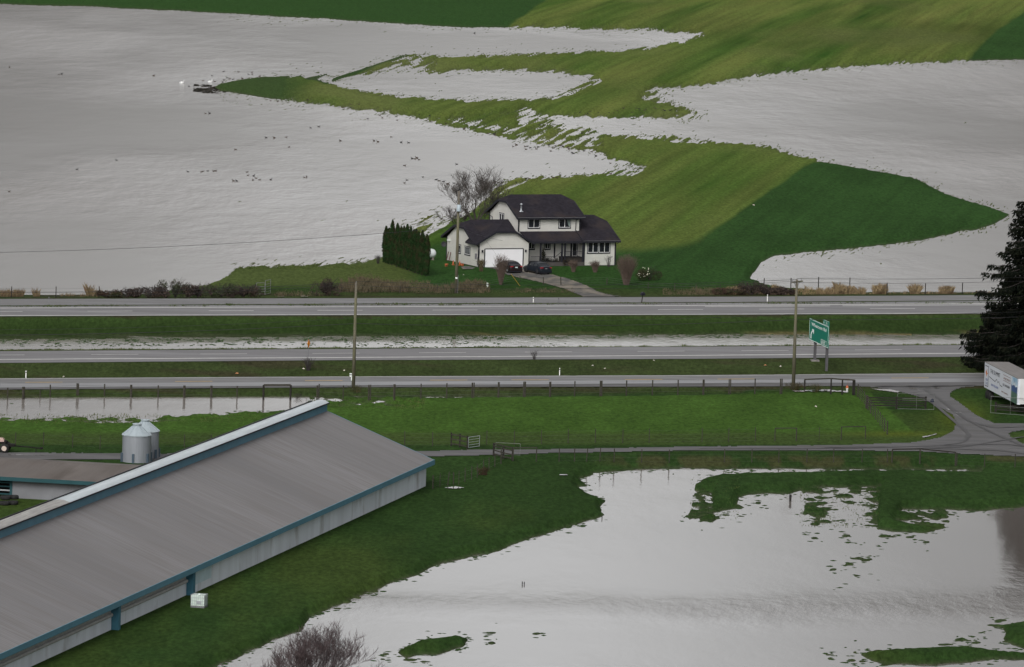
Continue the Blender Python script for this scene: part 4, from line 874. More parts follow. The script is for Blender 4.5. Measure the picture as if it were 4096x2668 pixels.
for q in (-1,0,1): MB().tube([(q*.5,q*.85,h2-.2),(q*.5,q*.85,h2+.05)],.045,6).build('insulator',steel_g,pl2)
MB().beam((-.3,-.45,h2-.3),(0,0,h2-.9),.04).beam((.3,.5,h2-.3),(0,0,h2-.9),.04).build('brace',steel_g,pl2)
pl3,P3,h3=pole(1824,1172,764,'utility pole with grey transformer standing before the garage',.22,.14)
MB().lathe([(.05,-.5),(.24,-.46),(.26,-.4),(.26,.25),(.22,.32),(.05,.36)],16,(.05,-.35,h3-2.0)).build('transformer',mat('transformer_grey',(.36,.42,.46),.45,.1,1.),pl3,smooth=True)
MB().tube([(-.1,-.2,h3-1.2),(-.35,-.3,h3-1.1),(-.3,-.3,h3-1.4)],.04,5).build('fuse_cutout',steel_g,pl3)
MB().bb(-.12,.12,-.24,-.19,1.75,1.95).build('pole_tag',whitep,pl3)
MB().bb(.16,.22,-.1,-.0,-.2,2.2).build('conduit',steel_g,pl3)
# bird on pole
bq=MB(); bq.lathe([(.01,-.22),(.05,-.12),(.08,0),(.06,.12),(.03,.2)],8,(0,0,.12),'x'); bq.lathe([(.01,-.05),(.045,0),(.01,.06)],6,(.22,0,.2),'x')
bq.poly([(-.2,-.03,.12),(-.62,-.05,-.02),(-.62,.05,-.02),(-.2,.03,.12)])
o=bq.build('perched_bird',dark,None,loc=(P3[0],P3[1],P3[2]+h3),fix=False); tag(o,'dark bird perched on top of the pole with the transformer','bird'); o.rotation_euler=(0,-.35,math.radians(8))
farL,PL,hL=pole(-560,1602,1170,'utility pole far down the near road, before the one by the barn'); farR,PR,hR=pole(4960,1500,1070,'utility pole of the near road past the conifer')
def wire(a,bq,sag,r_,label,name='power_line',n=24):
    a=np.array(a);bq=np.array(bq);pts=[]
    for i in range(n+1):
        t=i/n; q=a*(1-t)+bq*t; q[2]-=4*sag*t*(1-t); pts.append(q)
    o=MB().tube([tuple(q) for q in pts],r_,4,False).build(name,wire_m,None,fix=False); return tag(o,label,'cable',None)
def at(P_,h,z,dx=0,dy=0): return (P_[0]+dx,P_[1]+dy,P_[2]+(h+z if z<=.5 else z))
spans=[(PL,hL,P1,h1,'left of the barn end pole'),(P1,h1,P2,h2,'between the barn end pole and the crossarm pole'),(P2,h2,PR,hR,'right of the crossarm pole')]
for a_,ha,b_,hb,s_ in spans:
    o=wire(at(a_,ha,.12),at(b_,hb,.02),.5,.018,'thin top wire strung '+s_)
    o=wire(at(a_,ha,-.35,.2,.4),at(b_,hb,-.2,.5,.85),.6,.016,'thin second wire strung '+s_)
    o=wire(at(a_,ha,-4.3),at(b_,hb,-4.3),.45,.026,'dark thick cable strung low '+s_)
    o=wire(at(a_,ha,-3.7),at(b_,hb,-3.7),.5,.016,'dark thin cable strung low '+s_)
q=W(-700,1040,1.0); wire((P3[0],P3[1],P3[2]+h3-4.4),(q[0],q[1],zfor(q[0],q[1],1016)),.9,.022,'grey service cable crossing the open flood water to the transformer pole')
gq=O+hu*3.2+hv*(-.1); wire((P3[0],P3[1],P3[2]+h3-4.3),(gq[0],gq[1],3.4+.8),.25,.014,'service drop from the transformer pole to the garage gable')
ga=G(2080,1144); gt_=np.array([P3[0],P3[1],P3[2]+h3-1.6]); wire(tuple(gt_),(ga[0],ga[1],ga[2]),.02,.010,'stay wire of the transformer pole','stay_wire')
dv=(gt_-ga); dv/=np.linalg.norm(dv); o=MB().tube([tuple(ga),tuple(ga+dv*2.6)],.045,6).build('stay_guard',mat('yellow_guard',(.42,.30,.06),.6,.1,2.)); tag(o,'yellow guard on the stay wire beside the driveway','wire guard')
# ---------------------------------------------------------------- text helper
def text(parent,name,s,size,m,place,ext=.004,align='LEFT',sx=1.,bold=0.):
    cu=bpy.data.curves.new(name,'FONT'); cu.body=s; cu.size=size; cu.extrude=ext; cu.align_x=align; cu.offset=bold; cu.resolution_u=2
    t=bpy.data.objects.new('tmp',cu); C.objects.link(t); dg=bpy.context.evaluated_depsgraph_get(); me=bpy.data.meshes.new_from_object(t.evaluated_get(dg)); bpy.data.objects.remove(t)
    me.materials.clear(); me.materials.append(m); o=bpy.data.objects.new(name,me); C.objects.link(o); o.parent=parent; me.name=name
    # text lies in local x (right) and z (up), facing -y
    o.rotation_euler=(math.radians(90),0,0); o.location=place; o.scale=(sx,1,1); return o
# exit sign
S1=G(3253,1443); S2=W(3299,1493,.42); S2[2]=gz(S2[0],S2[1]); dd=S2-S1; Ls=math.hypot(dd[0],dd[1]); sa=math.atan2(dd[1],dd[0])
sg=thing('exit_sign','large green highway exit sign on two steel posts on the bank','road sign',(S1[0],S1[1],0),sa)
s0=-.40*Ls; s1=1.22*Ls
def spt(s_): return (S1[0]+math.cos(sa)*s_,S1[1]+math.sin(sa)*s_)
zt=zfor(*spt(s0),1272); zb=zfor(*spt(s0),1358)
for s_,z0 in ((0,S1[2]-.1),(Ls,S2[2]-.2)):
    MB().bb(s_-.14,s_+.14,.03,.30,z0,zt-.3).build('post',MATS.get('sign_post_steel') or mat('sign_post_steel',(.075,.073,.078),.6,.15,2.),sg)
MB().bb(-.42,.42,-.3,.62,S1[2]-.3,S1[2]+.12).build('footing',mat('sign_footing',(.18,.17,.16),.8,.2,1.),sg)
MB().bb(s0,s1,-.03,.03,zb,zt).build('panel',sign_g,sg)
wS=s1-s0;hS=zt-zb
mb=MB(); mb.bb(s0+.03,s1-.03,-.036,-.031,zb+.03,zb+.09); mb.bb(s0+.03,s1-.03,-.036,-.031,zt-.09,zt-.03); mb.bb(s0+.03,s0+.11,-.036,-.031,zb+.09,zt-.09); mb.bb(s1-.11,s1-.03,-.036,-.031,zb+.09,zt-.09); mb.build('border',sign_w,sg)
text(sg,'lettering','Whatcom Rd',hS*.23,sign_w,(s0+wS*.11,-.034,zt-hS*.30),sx=wS*.80/(hS*.23*5.6),bold=.004)
text(sg,'lettering','EXIT',hS*.17,sign_w,(s0+wS*.65,-.034,zb+hS*.115),sx=wS*.23/(hS*.17*2.3),bold=.002)
mb=MB(); x0,x1,z0,z1=s0+wS*.62,s0+wS*.92,zb+hS*.08,zb+hS*.28
mb.bb(x0,x1,-.036,-.031,z0,z0+.04);mb.bb(x0,x1,-.036,-.031,z1-.04,z1);mb.bb(x0,x0+.05,-.036,-.031,z0+.04,z1-.04);mb.bb(x1-.05,x1,-.036,-.031,z0+.04,z1-.04); mb.build('exit_box',sign_w,sg)
mb=MB(); ax=s0+wS*.10
pts=[(ax,zb+hS*.10),(ax+.0,zb+hS*.28),(ax+wS*.03,zb+hS*.40),(ax+wS*.09,zb+hS*.50)]
for i in range(3): mb.beam((pts[i][0],-.034,pts[i][1]),(pts[i+1][0],-.034,pts[i+1][1]),wS*.045,.006,up=(0,1,0)) if False else mb.slab([(pts[i][0]-wS*.022,-.037,pts[i][1]),(pts[i][0]+wS*.022,-.037,pts[i][1]),(pts[i+1][0]+wS*.022,-.037,pts[i+1][1]),(pts[i+1][0]-wS*.022,-.037,pts[i+1][1])],.005,(0,1,0))
mb.slab([(ax+wS*.04,-.038,zb+hS*.56),(ax+wS*.15,-.038,zb+hS*.56),(ax+wS*.14,-.038,zb+hS*.33)],.005,(0,1,0)); mb.build('arrow',sign_w,sg)
MB().bb(s1-wS*.30,s1,-.03,.03,zt+.01,zt+hS*.22).build('exit_tab',sign_g,sg)
mb=MB(); mb.bb(s1-wS*.29,s1-wS*.01,-.036,-.031,zt+.02,zt+.05); mb.bb(s1-wS*.29,s1-wS*.01,-.036,-.031,zt+hS*.205,zt+hS*.217); mb.build('border',sign_w,sg)
text(sg,'lettering','EXIT',hS*.09,sign_w,(s1-wS*.275,-.034,zt+hS*.07),sx=1.1); text(sg,'lettering','95',hS*.17,sign_w,(s1-wS*.135,-.034,zt+hS*.045),sx=1.3)
# orange warning diamond, seen almost edge on
p=G(1232,1472); q=W(1235,1391,1.); zc0=zfor(p[0],p[1],1391);zc1=zfor(p[0],p[1],1359)
ws=thing('warning_sign','orange diamond warning sign seen edge on between highway and bank','road sign',(p[0],p[1],0),math.radians(72)); hh=(zc1-zc0)/2*1.05;zc=(zc0+zc1)/2
MB().slab([(-hh,-.02,zc),(0,-.02,zc-hh),(hh,-.02,zc),(0,-.02,zc+hh)],.02,(0,1,0)).build('panel',sign_o,ws)
mb=MB(); d1=.80
for a,b_ in (((-d1,0),(0,-d1)),((0,-d1),(d1,0)),((d1,0),(0,d1)),((0,d1),(-d1,0))): mb.beam((a[0]*hh,-.022,zc+a[1]*hh),(b_[0]*hh,-.022,zc+b_[1]*hh),.03,.006,up=(0,1,0))
mb.build('border',black,ws); MB().bb(-.03,.03,.0,.06,p[2]-.2,zc).build('post',steel_g,ws)
# ---------------------------------------------------------------- delineators, mailbox, hydrant, small posts
dw=mat('delineator_white',(.70,.70,.68),.6,.08,1.)
def stake(px,py,tpy,m,label,name='marker_post',r=.045,cat='marker post'):
    p=G(px,py,True); z=zfor(p[0],p[1],tpy)-p[2]; o=MB().bb(-r,r,-r*.6,r*.6,-.1,z-.14*0).build('post',m,None); 
    o.name=name; o.location=tuple(p); tag(o,label,cat); MBt=MB().bb(-r*1.2,r*1.2,-r*.75,r*.75,z-.20,z-.12).build('band',black,o); return o
stake(103.5,1512,1483,dw,'white marker post at the road edge left of the fence','marker_post',.05)
stake(2238,1501,1472,dw,'white marker post at the near road behind the pasture fence'); stake(2133,1211,1188,dw,'white leaning marker post between far road and highway')
stake(3069,1207,1178,dw,'white marker post on the far verge left of the crossarm pole'); stake(2234,1211,1190,steel_g,'thin dark stake on the far verge near the mailbox'); stake(195,1221,1187,steel_g,'thin dark stake on the far verge at the brambles')
stake(1949,1151,1131,whitep,'pale utility stub at the garden edge near the driveway','utility_stub',.11)
stake(1403,1508,1493,whitep,'small white box on the verge beside the utility pole','utility_stub',.13); stake(3161,2006,1978,wood_dk,'dark post standing alone in the flooded field','water_stake',.10,'post')
for a_,b_,c_ in ((2089,2338,2326),(2097,2338,2327),(2408,2075,2062)): stake(a_,b_,c_,wood_dk,{2089:'left one of two dark stubs in open flood water',2097:'right one of two dark stubs in open flood water',2408:'dark stub in the water at the lawn edge'}[a_],'water_stake',.035,'post')
p=G(2566,1212); mbx=thing('mailbox','dark rural mailbox on a leaning post at the far verge','mailbox',tuple(p),math.radians(20)); MB().beam((0,0,-.1),(.12,0,.95),.09).build('post',wood_dk,mbx); mb=MB(); mb.bb(-.10,.36,-.25,.25,.93,1.12); mb.tube([(.13,-.25,1.12),(.13,.25,1.12)],.20,12); mb.build('box',black,mbx)
p=G(3388,1568,True); hy=thing('fire_hydrant','white fire hydrant with orange top beside the corner fence','hydrant',tuple(p),.3); hy.scale=(.78,.78,.85)
MB().lathe([(.17,-.1),(.17,.04),(.12,.05),(.12,.44),(.15,.46),(.15,.50)],14).build('barrel',whitep,hy,smooth=False); MB().lathe([(.19,.50),(.19,.60),(.14,.74),(.05,.80),(.04,.86)],14).build('bonnet',orange,hy)
for s_ in (-1,1): MB().lathe([(.08,0),(.08,.1),(.1,.1),(.1,.14)],10,(0,.1*s_ if s_>0 else -.24,.42),'y').build('outlet',whitep,hy)
MB().tube([(.12,.12,.2),(.12,.12,1.65)],.014,5).tube([(.12,.12,1.45),(.12,.12,1.68)],.035,6).build('flag_rod',mat('red_flag',(.20,.03,.03),.6,.1,1.),hy)
p=G(3729,1610); o=MB().lathe([(.22,0),(.23,.12),(.17,.28),(.05,.40),(.01,.42)],10).bb(-.2,.2,-.2,.2,0,.06).build('ground_bundle',mat('navy_tarp',(.008,.012,.03),.7,.2,3.),None,loc=tuple(p)); tag(o,'small dark blue covered bundle on the lane edge by the gate','bundle')
# ---------------------------------------------------------------- semi trailer
R0=W(3936,1548,1.75); R1=W(4063,1615,1.75); tv=R1-R0; Lt=math.hypot(tv[0],tv[1]); ta=math.atan2(tv[1],tv[0])
tr=thing('semi_trailer','white box semi trailer with printed side parked beside the conifer','trailer',(R0[0],R0[1],.55),ta)
zt_=zfor(R0[0],R0[1],1447)-.55; z0_=1.2; print('trailer',Lt,zt_)
tw=mat('trailer_white',(.50,.52,.57),.45,.05,1.); troof=mat('trailer_roof',(.17,.16,.155),.7,.15,1.,0,0,.3,5,(.3,2,1))
MB().bb(0,Lt+.6,0,2.55,z0_,zt_-.03).build('box',tw,tr); MB().bb(-.02,Lt+.62,-.02,2.57,zt_-.03,zt_+.02).build('roof',troof,tr)
mb=MB(); mb.tube([(Lt+.6,.20,z0_),(Lt+.6,.20,zt_-.04)],.2,16); mb.tube([(Lt+.6,2.35,z0_),(Lt+.6,2.35,zt_-.04)],.2,16); mb.build('front_corner',tw,tr,smooth=False)
MB().bb(Lt+.6,Lt+.80,.2,2.35,z0_+.05,zt_-.05).build('front_wall',mat('front_white',(.5,.5,.5),.5,.1,1.),tr); MB().bb(Lt+.8,Lt+.9,1.0,2.0,1.9,3.3).build('front_panel',grnm,tr)
MB().bb(.1,Lt,.9,1.7,.85,z0_-.01).build('chassis',dark,tr); MB().bb(Lt-3.2,Lt-3.0,.3,.5,0,z0_).build('landing_leg',dark,tr); MB().bb(Lt-3.2,Lt-3.0,2.0,2.2,0,z0_).build('landing_leg',dark,tr)
for x in (.9,2.15):
    for y in (.3,2.2): MB().lathe([(.2,-.25),(.46,-.25),(.5,-.2),(.5,.2),(.46,.25),(.2,.25)],20,(x,y,.5),'y').build('wheel',rubber,tr,smooth=True)
hT=zt_-z0_
txtd=mat('print_dark',(.03,.03,.035),.6,.05,1.);txtb=mat('print_brown',(.20,.13,.11),.6,.05,1.);txtn=mat('print_blue',(.10,.13,.25),.6,.05,1.)
def TT(s,fx,fz,size,m,sx=1.): return text(tr,'lettering',s,hT*size,m,(Lt*fx,-.008,z0_+hT*fz),sx=sx)
TT('THE SUMMIT',.18,.68,.24,txtd,1.35); TT('APARTMENTS',.60,.70,.13,txtb,1.6); TT('CALL 604.850.0034',.58,.44,.14,txtd,1.15); TT('NOW PRE-LEASING',.22,.20,.13,txtn,1.2); TT('WWW.THESUMMIT.CA',.55,.16,.08,txtb,1.5); TT('NEXT',.045,.30,.14,txtn,1.5); TT('EXIT',.045,.15,.14,txtn,1.5)
mb=MB(); mb.bb(Lt*.59,Lt*.82,-.008,-.002,z0_+hT*.86,z0_+hT*.88); mb.bb(Lt*.59,Lt*.82,-.008,-.002,z0_+hT*.64,z0_+hT*.66); mb.build('text_frame',txtb,tr)
mb=MB(); mb.bb(Lt*.02,Lt*.13,-.008,-.002,z0_+hT*.86,z0_+hT*.89); mb.bb(Lt*.12,Lt*.13,-.008,-.002,z0_+hT*.10,z0_+hT*.86); mb.bb(Lt*.02,Lt*.12,-.008,-.002,z0_+hT*.08,z0_+hT*.11); mb.build('bracket',txtd,tr)
mb=MB(); mb.slab([(Lt*.035,-.007,z0_+hT*.62),(Lt*.09,-.007,z0_+hT*.78),(Lt*.075,-.007,z0_+hT*.64),(Lt*.11,-.007,z0_+hT*.60),(Lt*.085,-.007,z0_+hT*.56),(Lt*.075,-.007,z0_+hT*.45)],.004,(0,1,0)); mb.build('arrow',mat('print_orange',(.45,.14,.04),.6,.05,1.),tr)
mb=MB(); L_=[(.15,.50),(.34,.42),(.39,.54),(.43,.42),(.46,.50),(.50,.38),(.57,.36)]
for i in range(6):
    a,b_=L_[i],L_[i+1]; mb.slab([(Lt*a[0],-.007,z0_+hT*a[1]),(Lt*b_[0],-.007,z0_+hT*b_[1]),(Lt*b_[0],-.007,z0_+hT*(b_[1]+.03)),(Lt*a[0],-.007,z0_+hT*(a[1]+.03))],.004,(0,1,0))
mb.build('peak_line',txtd,tr)
# printed landscape panel: sky, mountain, field
px0,px1=Lt*.85,Lt*1.03
o=MB().bb(px0,px1,-.006,-.001,z0_,zt_-.05).build('printed_panel',mat('print_sky',(.22,.36,.50),.5,.35,.8,0,0,.3,4,(1,1,1),'Object',(.62,.66,.68),.45,.6,.9),tr)
MB().slab([(px0,-.009,z0_+hT*.42),(px1,-.009,z0_+hT*.40),(px1,-.009,z0_+hT*.66),(px0+(px1-px0)*.7,-.009,z0_+hT*.62),(px0+(px1-px0)*.45,-.009,z0_+hT*.70),(px0+(px1-px0)*.2,-.009,z0_+hT*.63),(px0,-.009,z0_+hT*.66)],.002,(0,1,0)).build('printed_mountain',mat('print_mountain',(.045,.085,.20),.5,.15,1.),o)
MB().slab([(px0,-.009,z0_),(px1,-.009,z0_),(px1,-.009,z0_+hT*.40),(px0,-.009,z0_+hT*.42)],.002,(0,1,0)).build('printed_field',mat('print_field',(.07,.13,.10),.5,.3,2.),o)
# ---------------------------------------------------------------- fences
def wirebeam(mb,a,b,r=.012): mb.tube([a,b],r,3,False)
def fence(label,posts,h,r=.06,m=wood,wires=(.35,.75,1.1),name='fence',wr=.008,wm_=None,group=None):
    # posts: (px, py of foot, extra height, radius factor)
    p0=G(posts[0][0],posts[0][1],False)
    t=thing(name,label,'fence',(p0[0],p0[1],0)); pts=[]
    for q in posts:
        px,py=q[0],q[1]; hh=h if len(q)<3 or q[2] is None else q[2]; rf=1 if len(q)<4 else q[3]; lean=0 if len(q)<5 else q[4]
        p=G(px,py,False); l=(p[0]-p0[0],p[1]-p0[1],p[2]); z0=p[2]; pts.append((l,hh))
        z0b=max(z0,0) if hh else z0
        MB().tube([(l[0],l[1],z0-.3),(l[0]+lean,l[1],z0b+hh)],r*rf,6).build('post',m,t)
    for k,wz in enumerate(wires):
        mb=MB()
        for (a,ha),(b_,hb) in zip(pts[:-1],pts[1:]):
            wirebeam(mb,(a[0],a[1],max(a[2],0)+wz),(b_[0],b_[1],max(b_[2],0)+wz),wr)
        mb.build('wire',wm_ or fwire,t,fix=False)
    return t,p0,pts
ybase=lambda x: float(np.interp(x,[0,900,1350,2000,2750,3000],[1601,1603,1604,1590,1580,1576]))
PP=[(-60,),(30,),(92,1.8),(96,),(160,.8),(200,),(307,),(312.5,),(417,),(523.5,1.7),(632,),(736.5,1.9),(844.5,1.8),(947.6,)]
fence('wooden post fence standing in flood water along the near road, barn side',[(q[0],ybase(q[0]),1.25 if q[0]!=160 else .8,q[1] if len(q)>1 else 1) for q in PP],1.25,.075,wood,(.3,.7,1.05))
def hframe(xs,yb_,tpy,label,rad=.11,mid=False):
    p0=G(xs[0],yb_[0]); t=thing('timber_gate_frame',label,'gate frame',(p0[0],p0[1],0)); tops=[]
    for x,y in zip(xs,yb_):
        p=G(x,y); z=zfor(p[0],p[1],tpy if not hasattr(tpy,'__len__') else tpy[xs.index(x)]); l=(p[0]-p0[0],p[1]-p0[1]); MB().tube([(l[0],l[1],p[2]-.3),(l[0],l[1],z)],rad,7).build('post',wood_dk if rad>.08 else wood,t); tops.append((l[0],l[1],z))
    for a,b_ in zip(tops[:-1],tops[1:]): MB().beam(a,b_,rad*1.6,rad*1.6).build('rail',wood if not mid else wood_dk,t)
    return t
hframe([1053,1161],[1617,1619],1540,'dark timber gate frame standing in flood water behind the barn ridge')
PR2=[(1268,1.4),(1275,1),(1372,.9),(1474,1.3),(1481,1),(1576.5,1.9),(1683,1),(1786,1),(1888,1.3),(1895,1),(1993.5,1.7),(2094,1.2),(2100,1.2),(2199.5,1.9),(2298,1),(2401,1.5),(2406.5,1),(2505,1.1),(2609,1.1),(2711,1.1),(2813,1.8),(2915,1),(2921,1),(3019,1),(3121,1.2),(3127,.9)]
fence('wooden post fence along the top of the pasture beside the flooded ditch',[(x,ybase(x),1.62,r_) for x,r_ in PR2],1.62,.07,wood,(.4,.8,1.2,1.5))
hframe([3218,3323,3368,3411,3417],[1560,1577,1578,1580,1581],[1518,1514,1518,1520,1521],'timber rail corner fence with top rails in front of the fire hydrant',.085)
Z4=lambda x,y:(3250+x/3.967,1480+y/3.967)
fence('post and mesh fence running down from the corner rails towards the lane',[(*Z4(x,y),1.38,r_) for x,y,r_ in [(655,385,1.2),(720,428,1.2),(750,462,.8),(783,500,.8),(820,540,.8),(855,610,2.2),(880,640,1.2),(922,690,1.2),(960,730,.8),(997,790,.8),(1035,830,.8),(1070,880,.8),(1105,930,.8),(1140,975,1.1),(1185,1025,1.2)]],1.38,.06,wood,(.2,.45,.7,.95,1.2),wr=.005)
# plank fence and big hoop gate
def planks(label,p_list,zs,m,thick=.04,hgt=.13,ph=1.45,name='plank_fence',pr=.10,pm=None):
    P_=[G(*q) for q in p_list]; p0=P_[0]; t=thing(name,label,'fence',(p0[0],p0[1],0))
    for p in P_: MB().bb(p[0]-p0[0]-pr,p[0]-p0[0]+pr,p[1]-p0[1]-pr,p[1]-p0[1]+pr,p[2]-.2,p[2]+ph).build('post',pm or wood_dk,t)
    for a,b_ in zip(P_[:-1],P_[1:]):
        for z in zs: MB().beam((a[0]-p0[0],a[1]-p0[1]-.1,a[2]+z),(b_[0]-p0[0],b_[1]-p0[1]-.1,b_[2]+z),thick,hgt).build('plank',m,t)
    return t
planks('dark plank fence behind the metal gate at the lane corner',[Z4(870,612),Z4(1330,618),Z4(1792,618)],[.35,.62,.90,1.15],wood_dk,ph=1.3)
def tubegate(label,a,b_,za,zt2,bars,m,r=.035,verts=(0,1),name='metal_gate'):
    A_=G(*a);B_=G(*b_); t=thing(name,label,'gate',(A_[0],A_[1],0)); d=(B_[0]-A_[0],B_[1]-A_[1]); ba=A_[2];bb=B_[2]
    mb=MB(); mb.tube([(0,0,ba+za),(0,0,ba+zt2)],r,6); mb.tube([(0,0,ba+zt2),(d[0],d[1],bb+zt2)],r,6); mb.tube([(d[0],d[1],bb+zt2),(d[0],d[1],bb+za)],r,6); mb.tube([(0,0,ba+za),(d[0],d[1],bb+za)],r,6); mb.build('frame',m,t)
    for z in bars: MB().tube([(0,0,ba+z),(d[0],d[1],bb+z)],r*.8,5).build('bar',m,t)
    for v in verts:
        if 0<v<1: MB().tube([(d[0]*v,d[1]*v,ba+za),(d[0]*v,d[1]*v,ba+zt2)],r*.7,5).build('bar',m,t)
    return t
tubegate('tall light steel gate in front of the plank fence at the lane corner',Z4(1345,618),Z4(1925,632),.03,1.66,(.95,1.12),gate_m,.02,(.52,))
tubegate('tall steel gate on the grass in front of the semi trailer',(3962,1652),(4180,1668),.03,1.75,(.80,),gate_m,.02,(.36,.7))
planks('dark plank fence behind the steel gate below the semi trailer',[(3982,1648),(4130,1660),(4300,1672)],[.3,.55,.8],wood_dk,ph=1.05)
def fy(t): return t
Q=lambda x,y:(1300+x/1.327,1500+y/1.327)
Z5=lambda x,y:(1700+x/4.76,1680+y/4.76)
R6=lambda x,y:(2800+x/1.722,950+y/1.722)
fence('thin stake fence along the lower edge of the bright pasture above the lane',[Q(x,y) for x,y in [(422,374),(570,378)]]+[Q(x,y) for x,y in [(858,372),(1004,372),(1148,367),(1290,362),(1434,361),(1580,362),(1720,360)]]+[R6(13,1410),R6(197,1408),R6(380,1405)],1.42,.042,wood,(.1,.4,.8,1.2),wr=.005)
fence('thin stake fence in the grass left of the grain bins',[(-50,1782),(62,1781),(174,1781),(290,1790),(400,1797),(620,1797),(737,1790),(845,1790),(1000,1788)],1.25,.04,wood,(.2,.6,1.0),wr=.004)
hframe([R6(515,0)[0],R6(662,0)[0]],[R6(0,1403)[1],R6(0,1403)[1]],R6(0,1313)[1],'slim timber brace frame in the pasture fence above the lane, nearer the barn',.05)
hframe([R6(972,0)[0],R6(1138,0)[0]],[R6(0,1395)[1],R6(0,1387)[1]],[R6(0,1305)[1],R6(0,1301)[1]],'slim timber brace frame in the pasture fence above the lane, nearer the lane bend',.05)
fence('short stake run between the two slim brace frames of the pasture fence',[R6(665,1403),R6(820,1398),R6(970,1395)],1.35,.03,wood,(.1,.5,.9,1.2),wr=.004)
planks('small grey plank fence beside the silver gate above the lane',[Z5(497,497),Z5(660,520),Z5(803,557)],[.25,.7,1.15],wood,thick=.03,hgt=.12,ph=1.32,pr=.07)
tubegate('silver five bar gate above the lane near the barn gable',Z5(825,535),Z5(1035,505),.05,1.05,(.3,.55,.8),MATS['galvanized_steel'],.03)
planks('stepped grey plank fence below the lane beside the open gate',[Z5(1305,688),Z5(1490,742),Z5(1665,778)],[.25,.6,1.0,1.25],wood,thick=.03,hgt=.12,ph=1.28,pr=.09)
tubegate('thin pale gate lying open across the lane edge',Z5(1345,650),Z5(1808,672),.02,1.12,(),gate_m,.018)
hframe([Z5(1675,0)[0],Z5(2118,0)[0]],[Z5(0,780)[1],Z5(0,792)[1]],[Z5(0,530)[1],Z5(0,526)[1]],'dark rail brace at the start of the fence below the lane',.055)
F3=[Q(1242,460),Q(1324,460),(*Q(1386,460),None,1,.12),(*Q(1458,458),None,1,.05),Q(1534,462),Q(1680,465),Q(1826,467)]+[(2696+x/1.689,1750+y/1.689) for x,y in [(340,168),(525,168),(707,170),(897,168),(1077,167),(1270,167),(1440,168)]]
fence('stake fence between the lane and the flooded field',F3,1.30,.05,wood,(.1,.45,.8,1.1),wr=.004)
hframe([2696+x/1.689 for x in (1472,1660,1900)],[1750+y/1.689 for y in (168,178,192)],[1750+y/1.689 for y in (80,77,100)],'long double span timber brace below the lane bend',.07,True)
fence('last stakes of the lane fence near the dark reflection',[(2696+x/1.689,1750+y/1.689) for x,y in [(1910,192),(2097,200),(2303,202),(2500,206)]],1.3,.05,wood,(.1,.45,.8,1.1),wr=.004)
fence('weathered stake fence slanting from the lane to the barn corner',[(*Z5(x,y),h_,r_,le) for x,y,h_,r_,le in [(148,1310,1.25,1.4,0),(283,1278,1.3,.8,0),(425,1255,1.3,1.2,.15),(540,1240,1.2,1.2,0),(642,1230,1.3,.8,0),(760,1182,1.3,1,0),(886,1140,1.3,1.1,0),(994,1097,1.3,.9,0),(1112,985,1.15,1,0),(1215,945,1.15,1,0),(1328,890,1.25,1.1,0),(1445,835,1.35,1.5,0)]],1.3,.045,wood,(.2,.6,1.0),wr=.004)
# far roadside fences
V5=lambda x,y:(x/1.7,950+y/1.7)
fence('far roadside wire fence standing in water left of the brambles',[V5(x,y) for x,y in [(-150,412),(78,412),(380,412),(673,410),(1050,402),(1350,400),(1560,395),(1735,392)]],1.35,.055,wood_dk,(.35,.75,1.1),wr=.009)
tubegate('dark steel field gate at the right end of the brambles',V5(1803,392),V5(1838,384),.1,1.75,(.4,.7,1.0,1.3),MATS['grey_steel'],.03,name='field_gate')
tubegate('dark steel gate panel behind the bramble end',V5(1742,390),V5(1800,390),.1,1.45,(.4,.7,1.0),MATS['grey_steel'],.025,name='field_gate')
Z3=lambda x,y:(1760+x/3.4,940+y/3.4); H1=lambda x,y:(1450+x/1.83,620+y/1.83)
fence('wire fence with wooden posts across the front of the garden',[V5(2150,392),(1600,1172),(1750,1168),(1880,1164),(*Z3(1085,640),.75),(*Z3(1403,682),1.0,1.3),(*Z3(1648,684),1.0,1.4,-.1),(*Z3(2270,672),.75,1.4),H1(2090,985),H1(2285,992),H1(2440,1000),(2880,1168),(2990,1160)],.95,.05,wood,(.3,.6,.85),wr=.009)
fence('roadside wire fence with dark posts before the flooded field on the right',[R6(x,y) for x,y in [(440,358),(625,356),(815,357),(1030,372),(1287,395),(1551,396),(1806,391),(2080,388),(2350,386)]],1.42,.065,wood_dk,(.35,.75,1.1,1.35),wr=.010)
# ---------------------------------------------------------------- vegetation
def leafmat(name,c,c2,var=.35,scale=3.): 
    m=mat(name,c,.9,var,scale,0,0,.03,3,(1,1,1),'Object',c2,.45,.62,1.2); return m
def leaves(pts,size,rs,aspect=.5,up=0.):
    # small triangles / quads at points (numpy), returns MB
    mb=MB(); V=[];Fc=[]
    for p in pts:
        d=np.array([rs.gauss(0,1),rs.gauss(0,1),rs.gauss(0,1)+up]); d/=np.linalg.norm(d)+1e-9
        e=np.cross(d,[rs.gauss(0,1),rs.gauss(0,1),rs.gauss(0,1)]); e/=np.linalg.norm(e)+1e-9
        s_=size*rs.uniform(.6,1.4); n=len(V)
        V+= [tuple(p-e*s_*aspect*.5),tuple(p+d*s_),tuple(p+e*s_*aspect*.5),tuple(p-d*s_*.4)]; Fc.append((n,n+1,n+2,n+3))
    mb.v=V;mb.f=Fc; return mb
def nlerp(a,b,t): return a*(1-t)+b*t
